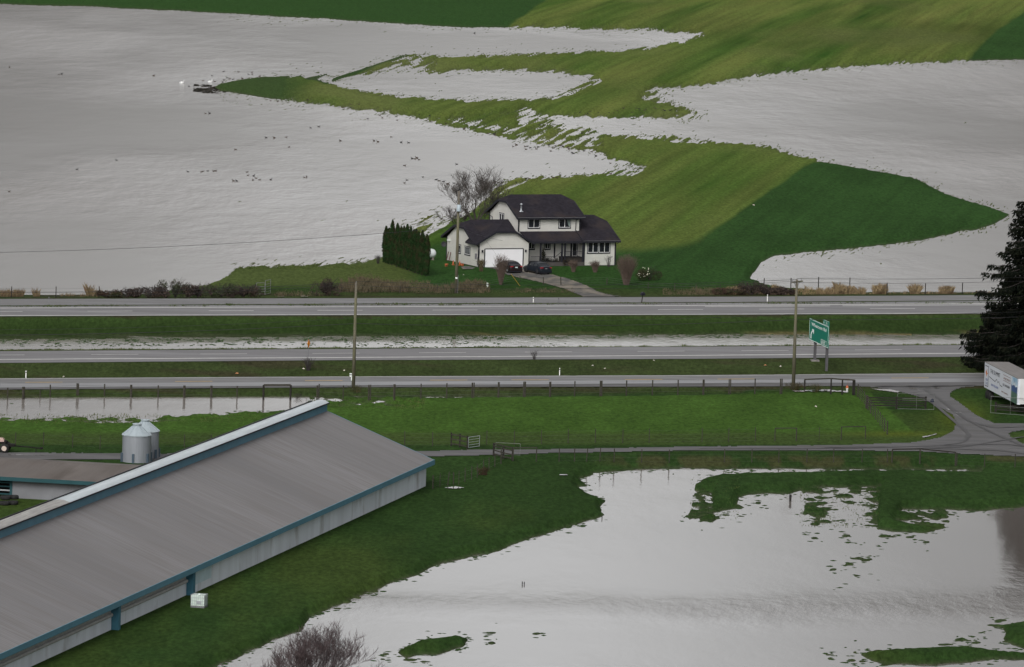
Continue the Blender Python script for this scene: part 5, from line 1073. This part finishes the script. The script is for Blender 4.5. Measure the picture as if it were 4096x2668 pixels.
def bare_tree(name,label,p,height,spread,seed,barkm,limbs=5,depth=5,trunk_r=.16,trunk_h=.25,twig=.016,up=.25,kids=(3,4),lean=(0,0)):
    rs=random.Random(seed); t=thing(name,label,'tree',tuple(p),0)
    tk=MB(); br=MB(); tw=MB()
    th=height*trunk_h
    tk.tube([(0,0,-.3),(lean[0]*th*.3,lean[1]*th*.3,th*.5),(lean[0]*th,lean[1]*th,th)],[trunk_r*1.25,trunk_r,trunk_r*.85],8,False)
    def grow(a,d,L,r_,lev):
        k=4; pts=[a];dd=d.copy(); q=a.copy()
        for i in range(k):
            dd=dd+Vector((rs.gauss(0,.16),rs.gauss(0,.16),rs.gauss(0,.12)+up*.22)); dd.normalize(); q=q+dd*(L/k); pts.append(q.copy())
        r1=max(r_*.55,twig*.6)
        rad=[nlerp(r_,r1,i/k) for i in range(k+1)]
        (br if lev<2 else tw).tube(pts,rad,5 if lev<2 else 3,False)
        if lev>=depth: return
        n=rs.randint(*kids)
        for j in range(n):
            f=rs.uniform(.35,1.) if j else 1.; i=min(int(f*k),k-1); u=f*k-i; o=pts[i].lerp(pts[i+1],u)
            base=(pts[i+1]-pts[i]).normalized(); ax=Vector((rs.gauss(0,1),rs.gauss(0,1),rs.gauss(0,.7))).normalized()
            dv=(base+ax*rs.uniform(.45,.95)).normalized(); dv.z+=.12; dv.normalize()
            grow(o,dv,L*rs.uniform(.55,.80),max(r1*rs.uniform(.6,.85),twig),lev+1)
    for i in range(limbs):
        a=2*math.pi*(i+rs.uniform(-.3,.3))/limbs; sp_=spread*rs.uniform(.6,1.05)
        d=Vector((math.cos(a)*sp_,math.sin(a)*sp_,rs.uniform(.75,1.1))).normalized()
        o=Vector((lean[0]*th,lean[1]*th,th*rs.uniform(.75,1.)))
        grow(o,d,height*rs.uniform(.30,.40),trunk_r*rs.uniform(.45,.62),0)
    tk.build('trunk',barkm,t,fix=False,smooth=True); br.build('limbs',barkm,t,fix=False); tw.build('twigs',barkm,t,fix=False)
    zs=max(v[2] for v in tw.v); t.scale=(1,1,height/zs)
    return t
# tree behind the house
p=W(1902,945,.7); bare_tree('bare_tree','leafless spreading tree rising behind the left side of the house','' if False else p,9.9,.78,11,mat('grey_bark',(.060,.052,.048),.95,.3,5.),8,5,.20,.24,.014,.42,(3,4))
p=W(1832,930,.7); bare_tree('bare_shrub','tangle of low bare bushes behind the garage roof, left of the tree',p,4.3,1.0,23,bark,6,4,.09,.08,.016,.2,(3,4))
p=W(1965,925,.7); bare_tree('bare_shrub','low bare greenish bush behind the house wall, right of the tree',p,3.6,.9,29,mat('greenish_bark',(.06,.065,.03),.9,.3,3.),6,4,.08,.08,.016,.2,(3,4))
# foreground trees at the bottom edge
p=W(1262,2845,.2); bare_tree('bare_tree','leafless purplish brown tree in the water at the bottom edge, bushy crown',p,6.6,1.1,5,bark2,11,5,.13,.14,.010,.45,(3,4))
p=W(1500,2800,.2); bare_tree('bare_shrub','low bare twigs at the bottom edge right of the bushy tree',p,3.0,.8,8,bark2,6,4,.05,.1,.009,.5,(3,3))
p=W(1120,2880,.2); bare_tree('bare_shrub','low bare twigs at the bottom edge left of the bushy tree',p,5.0,.9,9,bark2,6,4,.07,.1,.009,.4,(3,4))
# vase shrubs
def vase(px,py,topy,wpx,m,label,n=150,seed=1,name='garden_shrub',tight=.35,r_=.008):
    n=int(n*.5)
    rs=random.Random(seed); p=G(px,py); h=zfor(p[0],p[1],topy)-p[2]; w_=wpx/scale_at(p)/2
    t=thing(name,label,'shrub',tuple(p)); mb=MB(); nf=max(10,n//8)
    for i in range(n):
        a=rs.uniform(0,2*math.pi); q=math.sqrt(rs.random()); hh=h*(rs.uniform(.45,1.)**.6)*(1-.18*q*q)
        b0=Vector((math.cos(a)*q*w_*tight,math.sin(a)*q*w_*tight,0)); e=Vector((math.cos(a)*q*w_,math.sin(a)*q*w_,hh)); mid=b0.lerp(e,.55)-Vector((math.cos(a),math.sin(a),0))*w_*.12*q
        e=e+Vector((rs.gauss(0,.13),rs.gauss(0,.13),rs.gauss(0,.05))); mb.tube([b0,mid,e],[r_*1.8,r_*1.2,r_*.8],3,False)
        for k in range(2):
            f=rs.uniform(.5,.95); s0=mid.lerp(e,f); mb.tube([s0,s0+Vector((rs.gauss(0,.2),rs.gauss(0,.2),rs.uniform(.08,.35)))],[r_,r_*.6],3,False)
    mb.build('stems',m,t,fix=False); return t
redtw=mat('red_brown_twigs',(.092,.068,.056),.9,.3,3.); dktw=mat('dark_twigs',(.035,.030,.030),.9,.3,3.); greytw=mat('grey_brown_twigs',(.11,.085,.075),.9,.3,3.)
vase(2294,1088,1040,38,redtw,'reddish bare shrub on the lawn, leftmost of those right of the cars',330,1); vase(2380,1089,1042,40,redtw,'reddish bare shrub under the wide front window',330,2)
vase(2435,1067,1020,32,dktw,'dark thin stemmed shrub against the right end of the front wall',60,3); vase(2003,1138,1008,66,redtw,'tall bare vase shaped shrub between the garage and the maroon car',420,4,tight=.18)
vase(2505,1140,1010,90,redtw,'large round bare shrub at the right end of the garden',800,5,tight=.22); vase(1924,1085,1034,30,leafmat('dry_leaf',(.09,.075,.04),(.05,.04,.03)),'dry leafy shrub at the garage corner',240,6,tight=.5)
vase(1512,1054,1020,28,dktw,'small bare shrub at the water edge left of the cedars',90,7); vase(2137,1438,1406,28,dktw,'clump of dark weed stems on the bank between highway and near road',60,8,name='weed_clump'); vase(1232,1482,1432,44,dktw,'dark weed clump around the orange sign post',140,9,name='weed_clump')
vase(3262,1568,1540,60,leafmat('weed_green',(.045,.05,.025),(.08,.065,.03)),'weeds around the corner rails',160,10,name='weed_clump'); vase(3178,1560,1533,80,leafmat('weed_brown',(.05,.045,.028),(.08,.065,.03)),'brown weeds round the foot of the crossarm pole',200,12,name='weed_clump')
vase(1932,1900,1872,44,leafmat('bramble_brown',(.05,.032,.022),(.03,.02,.015)),'reddish weed clump along the slanting stake fence',140,13,name='weed_clump',tight=.8); vase(1190,1600,1574,26,dktw,'weed clump in the flood water beside the timber gate frame',50,14,name='weed_clump')
vase(1425,1568,1545,60,leafmat('weed3',(.04,.045,.02),(.06,.05,.025)),'green weeds round the foot of the pole by the barn',130,15,name='weed_clump',tight=.8)
# leafy rounded bushes
def bush(px,py,wpx,hpx,m,label,n=1500,seed=1,size=.10,name='bush',depth=1.,stems=None,cat='bush'):
    rs=random.Random(seed); p=G(px,py,True); s_=scale_at(p); wx=wpx/s_/2; h=hpx/s_
    t=thing(name,label,cat,tuple(p)); pts=[]
    lob=[(rs.uniform(-.75,.75),rs.uniform(-.6,.6),rs.uniform(.25,.62),rs.uniform(.30,.55)) for _ in range(9)]+[(0,0,.45,.6)]
    while len(pts)<n:
        l=rs.choice(lob); v=np.array([rs.gauss(0,1),rs.gauss(0,1),rs.gauss(0,1)]); v/=np.linalg.norm(v); q=l[3]*rs.uniform(.6,1.08)
        x,y,z=l[0]+v[0]*q*.7,l[1]+v[1]*q*.7,l[2]+v[2]*q*.75
        if z<0 or z>1.08: continue
        pts.append(np.array([x*wx,y*wx*depth,z*h]))
    leaves(pts,size,rs,.7,.3).build('foliage',m,t,fix=False)
    core=MB(); 
    for i in range(14):
        a=rs.uniform(0,6.28);q=rs.uniform(.2,.9); e=Vector((math.cos(a)*q*wx,math.sin(a)*q*wx*depth,h*rs.uniform(.5,1.05))); core.tube([(0,0,0),e*.5+Vector((0,0,h*.2)),e],[.03,.02,.012],4,False)
    core.build('stems',stems or dktw,t,fix=False)
    return t
rhod=leafmat('rhododendron_leaf',(.030,.036,.018),(.055,.05,.03)); 
t=bush(2598,1122,112,58,rhod,'dark rounded bush dotted with pale blossoms right of the round bare shrub',2200,31,.10,'flowering_bush')
rs_=random.Random(4); mb=MB()
s_=scale_at(W(2598,1122,.8))
for k in range(22): mb.lathe([(.02,-.05),(.06,0),(.02,.05)],6,(rs_.uniform(-52,-2)/s_,rs_.uniform(-1.3,-.6),rs_.uniform(.2,1.0)*58/s_))
mb.build('blossom',mat('blossom',(.70,.66,.55),.7,.1,1.),t)
br1=leafmat('bramble_dark',(.042,.034,.032),(.066,.048,.040));br2=leafmat('bramble_mix',(.070,.046,.036),(.045,.048,.026)); br3=leafmat('bramble_green',(.045,.052,.030),(.050,.036,.034))
for i,(x,y,w_,h_,m,l) in enumerate([(430,1192,90,34,br2,'low brown bramble at the left end of the roadside thicket'),(510,1192,110,46,br1,'dark bramble mound second from the left end of the thicket'),(610,1192,120,52,br1,'dark bramble mound left of the tallest one'),(700,1192,120,82,br3,'tallest bramble mound, greenish, in the middle of the thicket'),(790,1192,120,62,br1,'dark bramble mound just right of the tallest one'),(885,1192,130,66,br3,'greenish dark bramble mound near the gate end of the thicket'),(975,1190,120,58,br1,'dark bramble mound beside the field gate'),(1308,1183,98,76,br1,'single dark dense bush left of the brown grass'),
  (2905,1180,120,34,br2,'low reddish bramble at the left end of the right thicket'),(3010,1180,120,62,br1,'tall dark bramble on the right verge'),(3075,1181,110,40,br1,'dark bramble beside the crossarm pole'),(3135,1181,70,32,br1,'low dark bramble in front of the reeds')]):
    bush(x,y,w_*1.3,h_,m,l,2600,40+i,.12,'bramble_bush',.7)
iv=leafmat('ivy_leaf',(.030,.034,.020),(.05,.045,.03))
bush(2172,1062,26,78,iv,'dark climbing plant on the porch post left of the steps',900,61,.09,'climbing_plant',.6); bush(2205,1062,60,36,iv,'dark low bush in front of the porch rail',900,62,.09,'porch_bush'); bush(2262,1064,64,30,leafmat('porch_leaf',(.042,.036,.026),(.06,.045,.03)),'brown low bush under the porch landing',900,63,.09,'porch_bush'); bush(2376,1052,36,36,iv,'thin dark creeper on the wall below the front window',160,64,.08,'wall_creeper',.2)
# dry grass and reeds
def blades(name,label,zones,m,seed=1,kind='stuff',w_=.022):
    rs=random.Random(seed); V=[];Fc=[]
    for (x0,x1,y0,y1,h0,h1,n) in zones:
        for _ in range(n):
            x=rs.uniform(x0,x1);y=rs.uniform(y0,y1); f=vn(np.array([x/18.]),np.array([y/9.]),seed)[0]
            if rs.random()>.35+.9*f: continue
            p=G0(x,y); g_=vn(np.array([x/70.]),np.array([y/30.]),seed+3)[0]
            if rs.random()>.25+1.1*g_: continue
            h=rs.uniform(h0,h1)*(.5+.8*f)*(.45+.9*g_); a=rs.uniform(0,6.28); dx,dy=math.cos(a)*w_,math.sin(a)*w_; lx,ly=rs.gauss(0,.28)*h,rs.gauss(0,.28)*h; k=len(V)
            V+=[(p[0]-dx,p[1]-dy,p[2]-.05),(p[0]+dx,p[1]+dy,p[2]-.05),(p[0]+lx*.4+dx*.6,p[1]+ly*.4+dy*.6,p[2]+h*.6),(p[0]+lx,p[1]+ly,p[2]+h)]; Fc+=[(k,k+1,k+2),(k,k+2,k+3)]
    mb=MB();mb.v=V;mb.f=Fc;o=mb.build(name,m,None,fix=False); return tag(o,label,None,None,kind)
def G0(px,py):
    p=W(px,py,.5); z=max(gz(p[0],p[1]),0.); p=W(px,py,z); p[2]=max(gz(p[0],p[1]),0.); return p
strawm=leafmat('straw',(.150,.115,.065),(.10,.062,.040),.4,1.2); brownm=leafmat('brown_grass',(.115,.092,.060),(.062,.058,.034),.4,1.2); reedm=leafmat('reed',(.20,.150,.085),(.12,.085,.055),.4,1.5)
blades('dry_grass','brown dead grass strip between the garden and the far road',[(1400,1720,1128,1156,.3,.85,5600),(1360,1960,1142,1170,.3,.95,8000),(1650,1960,1150,1174,.2,.6,2000),(1900,2300,1156,1172,.1,.35,1500),(2650,2900,1158,1184,.15,.45,1500),(1395,1540,1098,1135,.15,.45,700),(1100,1300,1170,1188,.15,.5,500)],brownm,5)
blades('dry_grass','straw coloured reeds on the right verge at the water edge',[(3090,3460,1160,1182,.3,1.0,7000),(2890,3100,1165,1183,.3,.7,2000),(3495,3545,1168,1182,.5,1.2,900),(3640,3680,1168,1182,.5,1.1,600),(3760,3810,1170,1182,.4,.9,700),(3450,3960,1172,1182,.1,.4,900)],reedm,6)
blades('dry_grass','pale dry reeds at the left end of the far verge',[(-60,92,1172,1193,.5,1.0,1800),(132,160,1178,1192,.5,1.1,250),(345,400,1165,1192,.5,1.2,500),(240,345,1180,1192,.2,.5,300)],strawm,7)
# grass blades along verges and shores
vg=leafmat('verge_grass',(.045,.070,.018),(.075,.080,.030),.3,.8); sh_=leafmat('shore_grass',(.050,.075,.022),(.075,.085,.030),.3,.8)
blades('verge_grass','ragged grass fringe between the far road and the highway',[(x,x+4096/8,1217+9-x*.0038,1221+9-x*.0038,.05,.22,900) for x in range(-200,4200,512)]+[(x,x+512,1402-x*.0055,1406-x*.0055,.08,.25,900) for x in range(-200,4000,512)],vg,8,w_=.04)
blades('shore_grass','tufts of grass standing in the shallow edge of the flooded fields',[(1240,1700,1592,1640,.04,.16,1500),(0,1060,1655,1695,.04,.16,2600),(3200,3520,1950,2110,.04,.10,1200),(2760,2960,1910,2080,.04,.10,600),(950,1480,1064,1076,.05,.2,1500),(1970,2180,722,750,.05,.2,400),(880,1320,310,420,.05,.16,900)],sh_,9,w_=.05)
# low drowned grass hummocks that break the waterline
def hummocks(label,n,y0,y1,x0,x1,lenpx,m,seed,far,zones=None,marshw=.35,size=1.):
    rs=np.random.RandomState(seed); px=rs.uniform(x0,x1,n); py=rs.uniform(y0,y1,n)
    sd=samp(SW,px,py); mz=samp(SM,px,py); clump=fbm(px/26.,py/(9. if not far else 7.),seed,3)
    pr=np.where(sd>0,np.exp(-sd/lenpx),0.)*np.clip((clump-.38)*4,0,1.3)+marshw*(mz>0)*(sd>-6)*np.clip((clump-.42)*5,0,1)
    k=rs.rand(n)<pr
    if zones is not None:
        k=np.zeros(n,bool)
        for (a,b,c,d,q) in zones: k|=(px>a)&(px<b)&(py>c+(px-2048)*-.0045)&(py<d+(px-2048)*-.0045)&(rs.rand(n)<q*np.clip((clump-.4)*5,0,1))
    X,Y=Wv(px[k],py[k],0.); N=len(X); print(label,N)
    if far: a=rs.uniform(1.0,3.6,N)*size; b_=rs.uniform(.06,.18,N)*size; th=cropang+rs.normal(0,.05,N)
    else: a=rs.uniform(.12,.55,N)*size; b_=rs.uniform(.15,.65,N)*size; th=rs.normal(0,.4,N)
    V=np.zeros((N,7,3)); 
    for j in range(6):
        ph=j*math.pi/3; jx=a*math.cos(ph)*rs.uniform(.6,1.2,N); jy=b_*math.sin(ph)*rs.uniform(.6,1.2,N)
        V[:,j,0]=X+jx*np.cos(th)-jy*np.sin(th); V[:,j,1]=Y+jx*np.sin(th)+jy*np.cos(th); V[:,j,2]=-.02
    V[:,6,0]=X;V[:,6,1]=Y;V[:,6,2]=rs.uniform(.02,.07,N)*(1.2 if far else 1.)
    mb=MB(); mb.v=[tuple(v) for v in V.reshape(-1,3)]; mb.f=[(i*7+j,i*7+(j+1)%6,i*7+6) for i in range(N) for j in range(6)]
    o=mb.build('flooded_grass',m,None,fix=False); tag(o,label,None,None,'stuff')
hm1=leafmat('hummock_far',(.075,.095,.030),(.055,.065,.028),.3,.6);hm2=leafmat('hummock_near',(.022,.044,.014),(.032,.050,.018),.3,.8)
hummocks('half drowned grass streaks along the far waterlines',90000,60,1075,850,4096,9.,hm1,201,True)
hummocks('half drowned grass tufts along the near waterlines',60000,1595,2668,0,4096,7.,hm2,202,False,marshw=.22)
hummocks('half drowned grass in the ditch between the highways',26000,1330,1400,-100,4000,9.,hm2,203,False,zones=[(-100,4000,1342,1356,.45),(-100,2000,1350,1378,.28),(1300,2300,1375,1394,.10),(-100,4000,1388,1396,.10)],size=.8)
hummocks('dark drowned plant debris at the tip of the grass spit',9000,325,380,770,900,9.,leafmat('debris_dark',(.020,.018,.015),(.035,.032,.022),.3,.8),204,True,zones=[(775,905,332,368,.35)],size=.7)
# ---------------------------------------------------------------- cedar hedge: every tree a thing
cedm=leafmat('cedar_foliage',(.016,.036,.012),(.034,.030,.016),.4,2.)
def cedar_mesh(seed,h=5.,r_=.48,n=2600):
    rs=random.Random(seed); pts=[]
    for _ in range(n):
        z=rs.random()**.85; prof=min(1,(1-z)*3.2)**.6*(.72+.28*math.sin(min(z*3.0,1.57)))
        a=rs.uniform(0,6.28); q=r_*prof*(.80+.32*vn(np.array([a*1.5]),np.array([z*9]),seed)[0])*rs.uniform(.75,1.04); pts.append(np.array([math.cos(a)*q,math.sin(a)*q,.15+z*h*.97]))
    f=leaves(pts,.13,rs,.5,1.6)
    core=MB(); core.lathe([(r_*.55,.2),(r_*.75,h*.3),(r_*.7,h*.6),(r_*.4,h*.85),(.04,h*.97)],8)
    f.add(core.v,core.f); return f
CM=[cedar_mesh(70+k) for k in range(3)]
base=[]
for k in range(3):
    t=thing('cedar_tree','','tree',(0,0,0)); CM[k].build('foliage',cedm,t,fix=False); MB().tube([(0,0,-.2),(0,0,.5)],.07,6).build('trunk',bark,t); base.append(t)
cx=[(1541,1053,905),(1553,1057,912),(1566,1061,880),(1586,1067,894),(1601,1071,906),(1612,1075,904),(1625,1080,898),(1639,1085,906),(1651,1089,918),(1660,1092,917),(1671,1096,925),(1686,1101,924),(1704,1104,938)]
ords=['first','second','third','fourth','fifth','sixth','seventh','eighth','ninth','tenth','eleventh','twelfth','thirteenth']
for i,(x,y,ty) in enumerate(cx):
    p=G(x,y); h=zfor(p[0],p[1],ty)-p[2]
    lab='columnar dark cedar, %s of the hedge row counting from the water'%ords[i]
    if i==2: lab='tallest columnar cedar of the hedge row, third from the water'
    if i==12: lab='last columnar cedar of the hedge row, nearest the propane tank, separate from the rest'
    s_=(1.0+.12*math.sin(i*2.3),)*2+(h/5.02,)
    if i<3: t=base[i]; t.location=tuple(p); t.rotation_euler[2]=i*1.1; t.scale=s_; t['label']=lab; t['group']='columnar cedars in the hedge'
    else: copy_thing(base[i%3],tuple(p),i*1.7,lab,'columnar cedars in the hedge',s_)
# ---------------------------------------------------------------- big conifer at the right edge
def conifer(px,py,H_,prof,label,seed=3,nb=230,name='conifer_tree'):
    rs=random.Random(seed); p=G(px,py); t=thing(name,label,'tree',tuple(p))
    MB().tube([(0,0,-.3),(.1,0,H_*.5),(0,0,H_)],[.42,.26,.04],9,False).build('trunk',bark,t,fix=False)
    br=MB(); pts=[]; V=[];Fc=[]
    zs=[q[0] for q in prof];rs_r=[q[1] for q in prof]
    for i in range(nb):
        z=H_*(i+.5)/nb*.97+.3; a=i*2.399+rs.gauss(0,.2); R=float(np.interp(z,zs,rs_r))*rs.uniform(.45,1.12)
        o=Vector((0,0,z)); d=Vector((math.cos(a),math.sin(a),0)); pl_=[o]
        for k in range(1,6):
            f=k/5; pl_.append(o+d*(R*f)+Vector((0,0,-.30*R*f*f+.10*R*f**4*2.2)))
        br.tube(pl_,[.06,.05,.04,.03,.02,.012],4,False)
        ns=int(14+R*30)
        for _ in range(ns):
            f=rs.uniform(.12,1.0)**.75; k=min(int(f*5),4); c_=pl_[k].lerp(pl_[k+1],f*5-k)
            w_=R*.22*(1.15-f*.75); c_=c_+Vector((-d.y,d.x,0))*rs.gauss(0,w_*.6)+Vector((0,0,-abs(rs.gauss(0,.28))))
            L_=rs.uniform(.22,.5); dv=(d*rs.uniform(.1,.7)+Vector((rs.gauss(0,.35),rs.gauss(0,.35),-rs.uniform(.25,1.)))).normalized(); e=dv.cross(Vector((rs.gauss(0,1),rs.gauss(0,1),rs.gauss(0,1)))).normalized()*(L_*.22); n=len(V)
            V+=[tuple(c_-dv*L_*.3),tuple(c_+e),tuple(c_+dv*L_),tuple(c_-e)]; Fc.append((n,n+1,n+2,n+3))
    br.build('branches',bark,t,fix=False); mb=MB(); mb.v=V;mb.f=Fc; mb.build('foliage',conm,t,fix=False); return t
conm=leafmat('conifer_foliage',(.0050,.0072,.0050),(.011,.012,.0075),.4,1.2)
conifer(4140,1512,22.0,[(0,6.2),(2,7.2),(4,7.8),(5.8,6.8),(7,5.8),(8,7.4),(11,7.7),(12.2,7.2),(13,4.8),(14.5,5.2),(16,4.2),(17.5,3.9),(19.5,2.9),(22,.4)],'tall dark conifer at the right edge above the semi trailer',3,300)
conifer(3990,1475,7.2,[(0,3.6),(2,4.3),(4,3.9),(6,2.2),(7.2,.3)],'shorter dark drooping conifer left of the tall one, behind the trailer',5,120)
conifer(4290,1500,17.,[(0,6),(5,6.5),(10,5),(14,3),(17,.4)],'dark conifer beyond the tall one',7,170)
# ---------------------------------------------------------------- birds on the flood
duckm=mat('duck_brown',(.045,.034,.028),.8,.4,6.);duckd=mat('duck_dark',(.018,.018,.020),.7,.3,6.);swanm=mat('swan_white',(.68,.69,.69),.6,.05,2.); beakm=mat('beak',(.03,.025,.02),.5,.1,1.)
def bird_mesh(s_=1.):
    mb=MB(); mb.lathe([(.01,-.30),(.05,-.24),(.11,-.1),(.12,.05),(.09,.18),(.03,.24)],10,(0,0,.06),'x'); mb.tube([(.17,0,.10),(.22,0,.20),(.24,0,.27)],[.05,.035,.04],7); mb.lathe([(.01,-.06),(.05,-.02),(.045,.04),(.015,.10),(.01,.14)],8,(.25,0,.28),'x'); mb.poly([(-.24,-.05,.10),(-.40,-.03,.16),(-.40,.03,.16),(-.24,.05,.10)]); mb.bb(-.02,.02,-.05,.05,-.1,.0); return mb
dm=[bird_mesh().build('duck',duckm,None,smooth=True),bird_mesh().build('duck',duckd,None,smooth=True)]
Z=lambda l,ox: [(ox+x/1.7,y/1.7) for x,y in l]
regs=[
('scattered ducks on the open water at the far left','small dark duck swimming on open water in the far left of the flood',Z([(65,457),(400,507),(420,504),(1045,516),(793,1090),(523,1152),(63,1303)],0)),
('ducks around the tip of the grass spit','small dark duck in the shallows at the tip of the grass spit',Z([(1286,588),(1380,550),(1443,516),(1460,555),(1520,487),(1545,530),(1560,537),(1583,540),(1622,489),(1690,506),(1713,492),(1714,505),(1524,545),(1515,560),(1648,535),(1375,590),(1395,590),(1420,595),(1440,602),(1452,612),(1765,520)],0)),
('ducks below the grass spit','small dark duck swimming alone or paired below the grass spit',Z([(1398,772),(1425,771),(1602,1017)],0)),
('ducks along the far shore of the spit','dark duck resting at the lower shore of the grass spit',Z([(1840,686),(1890,690),(2090,700),(2097,680),(2335,733)],0)+Z([(125,733),(175,710),(175,735),(228,710),(238,745),(372,785),(390,803),(483,793),(290,808),(491,818),(640,783),(710,788),(725,830),(820,840),(692,822),(945,878),(1108,908),(1150,912),(1157,918)],1300)),
('ducks on the water in mid lake','small duck swimming in a loose group in the middle of the left lake',Z([(2112,870),(2167,862),(1810,937),(1865,938),(1945,933),(1965,1000),(2315,959)],0)+Z([(451,932),(104,958),(333,959),(360,965),(518,968),(569,971)],1300)),
('ducks in the lower left flock','small duck of the lower flock between the hedge and the left edge',Z([(1278,1169),(1370,1170),(1380,1165),(1411,1163),(1455,1165),(1464,1163),(1680,1171),(1686,1193),(1725,1198),(1743,1212),(1720,1225),(1765,1224),(1841,1222),(1588,1232),(1609,1232),(2070,1207),(2085,1205)],0)),
('ducks above the bare tree','small duck swimming on the water above and left of the bare tree',Z([(592,1078),(608,1080),(624,1075),(640,1086),(541,1126),(896,1117),(665,1204),(558,1225),(540,1245),(755,1222),(776,1230),(806,1235),(835,1251),(876,1246)],1300)),
('ducks at the right end of the left lake','small duck on the water near the right end of the left lake',Z([(1279,997),(1301,986),(1360,997),(1375,995),(1397,1005),(1367,1015),(1430,1002),(1450,1000),(1437,1013),(1522,986),(1553,1007),(1567,992),(1536,1027),(1599,990),(1617,996),(1648,1003),(1659,1013),(1680,1038),(1688,1043),(1725,1016),(1762,1026),(1812,1032),(1842,1061),(1941,1110)],1300)),
('ducks along the shore behind the house','dark duck on the grassy shore between the bare tree and the lake tip',Z([(1598,1190),(1712,1190),(1816,1182),(1943,1182),(1157,1235),(1180,1243),(1205,1243),(1365,1220),(1390,1216),(1110,1253),(1145,1244),(1300,1235),(1440,1213),(1550,1210),(1575,1212)],1300)),
('ducks feeding on the grass between the floods','dark duck feeding on the grass tongue between the two floods',Z([(1700,770),(1733,767),(1770,767),(1785,762),(1803,760),(1855,767),(1930,768),(1960,770),(1990,755),(2030,738),(2115,738),(2137,740),(2140,750),(2173,755),(2180,745),(2088,765),(2150,768),(2240,733),(2250,740),(2293,750),(2310,755),(2345,752),(2353,745)],1300)),
('ducks in the marshy crossing','dark duck in the streaky marsh between the two floods',Z([(1458,850),(1487,857),(1745,908),(1803,902)],1300)),
]
first=[True,True]; n_d=0
for grp,lab,pts in regs:
    for (x,y) in pts:
        p=G(x,y,True); k=0 if rng.random()<.6 else 1
        if first[k]: o=dm[k]; first[k]=False
        else: o=dm[k].copy(); C.objects.link(o)
        o.location=(p[0],p[1],max(p[2],0)); o.rotation_euler=(0,0,rng.choice([0,math.pi])+rng.gauss(0,.5)); s_=rng.uniform(.68,.9); o.scale=(s_,s_,s_*(1.2 if rng.random()<.25 else .75)); tag(o,lab,'duck',grp); n_d+=1
for nm,lab,x,y in (('duck','lone duck on the water of the upper far lake',1898,133),('duck','lone duck at the lower rim of the enclosed inner pool',2209,389)):
    p=G(x,y,True); o=dm[1].copy(); C.objects.link(o); o.location=tuple(p); tag(o,lab,'duck'); 
    if 'group' in o: del o['group']
def swan(px,py,rz,label):
    p=G(px,py,True); t=thing('swan',label,'swan',tuple(p),rz); t.scale=(.72,.72,.62)
    MB().lathe([(.01,-.62),(.12,-.5),(.26,-.2),(.30,.08),(.22,.36),(.08,.52)],14,(0,0,.15),'x').build('body',swanm,t,smooth=True)
    mb=MB(); mb.tube([(.42,0,.22),(.55,0,.45),(.50,0,.70),(.58,0,.88),(.66,0,.90)],[.10,.06,.05,.055,.05],8); mb.build('neck',swanm,t,smooth=True); MB().lathe([(.03,0),(.01,.12)],6,(.70,0,.89),'x').build('beak',beakm,t)
swan(727,332,0,'white swan swimming alone left of the grass spit tip'); swan(840,328,0.3,'white swan beside the tip of the grass spit')
# ---------------------------------------------------------------- litter
litw=mat('litter_pale',(.55,.50,.45),.8,.2,2.);lito=mat('litter_orange',(.50,.24,.12),.8,.2,2.)
def lit(px,py,s_,m,label,seed):
    rs=random.Random(seed); p=G(px,py); mb=MB(); a=[(rs.uniform(.6,1)*s_*math.cos(k*1.05),rs.uniform(.6,1)*s_*math.sin(k*1.05)*.8,rs.uniform(.02,.16)) for k in range(6)]; n=len(a)
    mb.v=a+[(0,0,.2)]; mb.f=[(i,(i+1)%n,n) for i in range(n)]+[tuple(range(n-1,-1,-1))]; o=mb.build('litter',m,None,loc=tuple(p),fix=False); tag(o,label,'litter')
K6=lambda x,y:(1350+x/1.7,1150+y/1.7)
for i,(x,y,s_,m,l) in enumerate([(*K6(1735,538),.16,litw,'pale scrap on the bank, upper of the pair right of the weed clump'),(*K6(1818,557),.2,litw,'pale scrap on the bank, lower of the pair right of the weed clump'),(*K6(2150,502),.18,litw,'pale scrap high on the bank below the highway'),(*R6(450,886),.30,lito,'orange tan rag on the bank left of the crossarm pole'),(*R6(555,893),.16,litw,'pale scrap on the bank right beside the crossarm pole'),(*V5(1610,930),.24,lito,'tan scrap on the bank left of the orange sign'),(*V5(2065,899),.18,litw,'pale scrap on the bank under the orange sign'),(*V5(433,952),.16,litw,'white scrap at the near road left of the fence gate'),(*V5(2341,909),.14,litw,'white scrap on the bank left of the barn end pole'),(3263,1629,.18,litw,'white scrap lying in the bright pasture'),(3014,823,.25,litw,'white scrap at the edge of the dark crop field'),(1854,1103,.13,litw,'white scrap on the lawn right of the transformer pole')]):
    lit(x,y,s_,m,l,i)
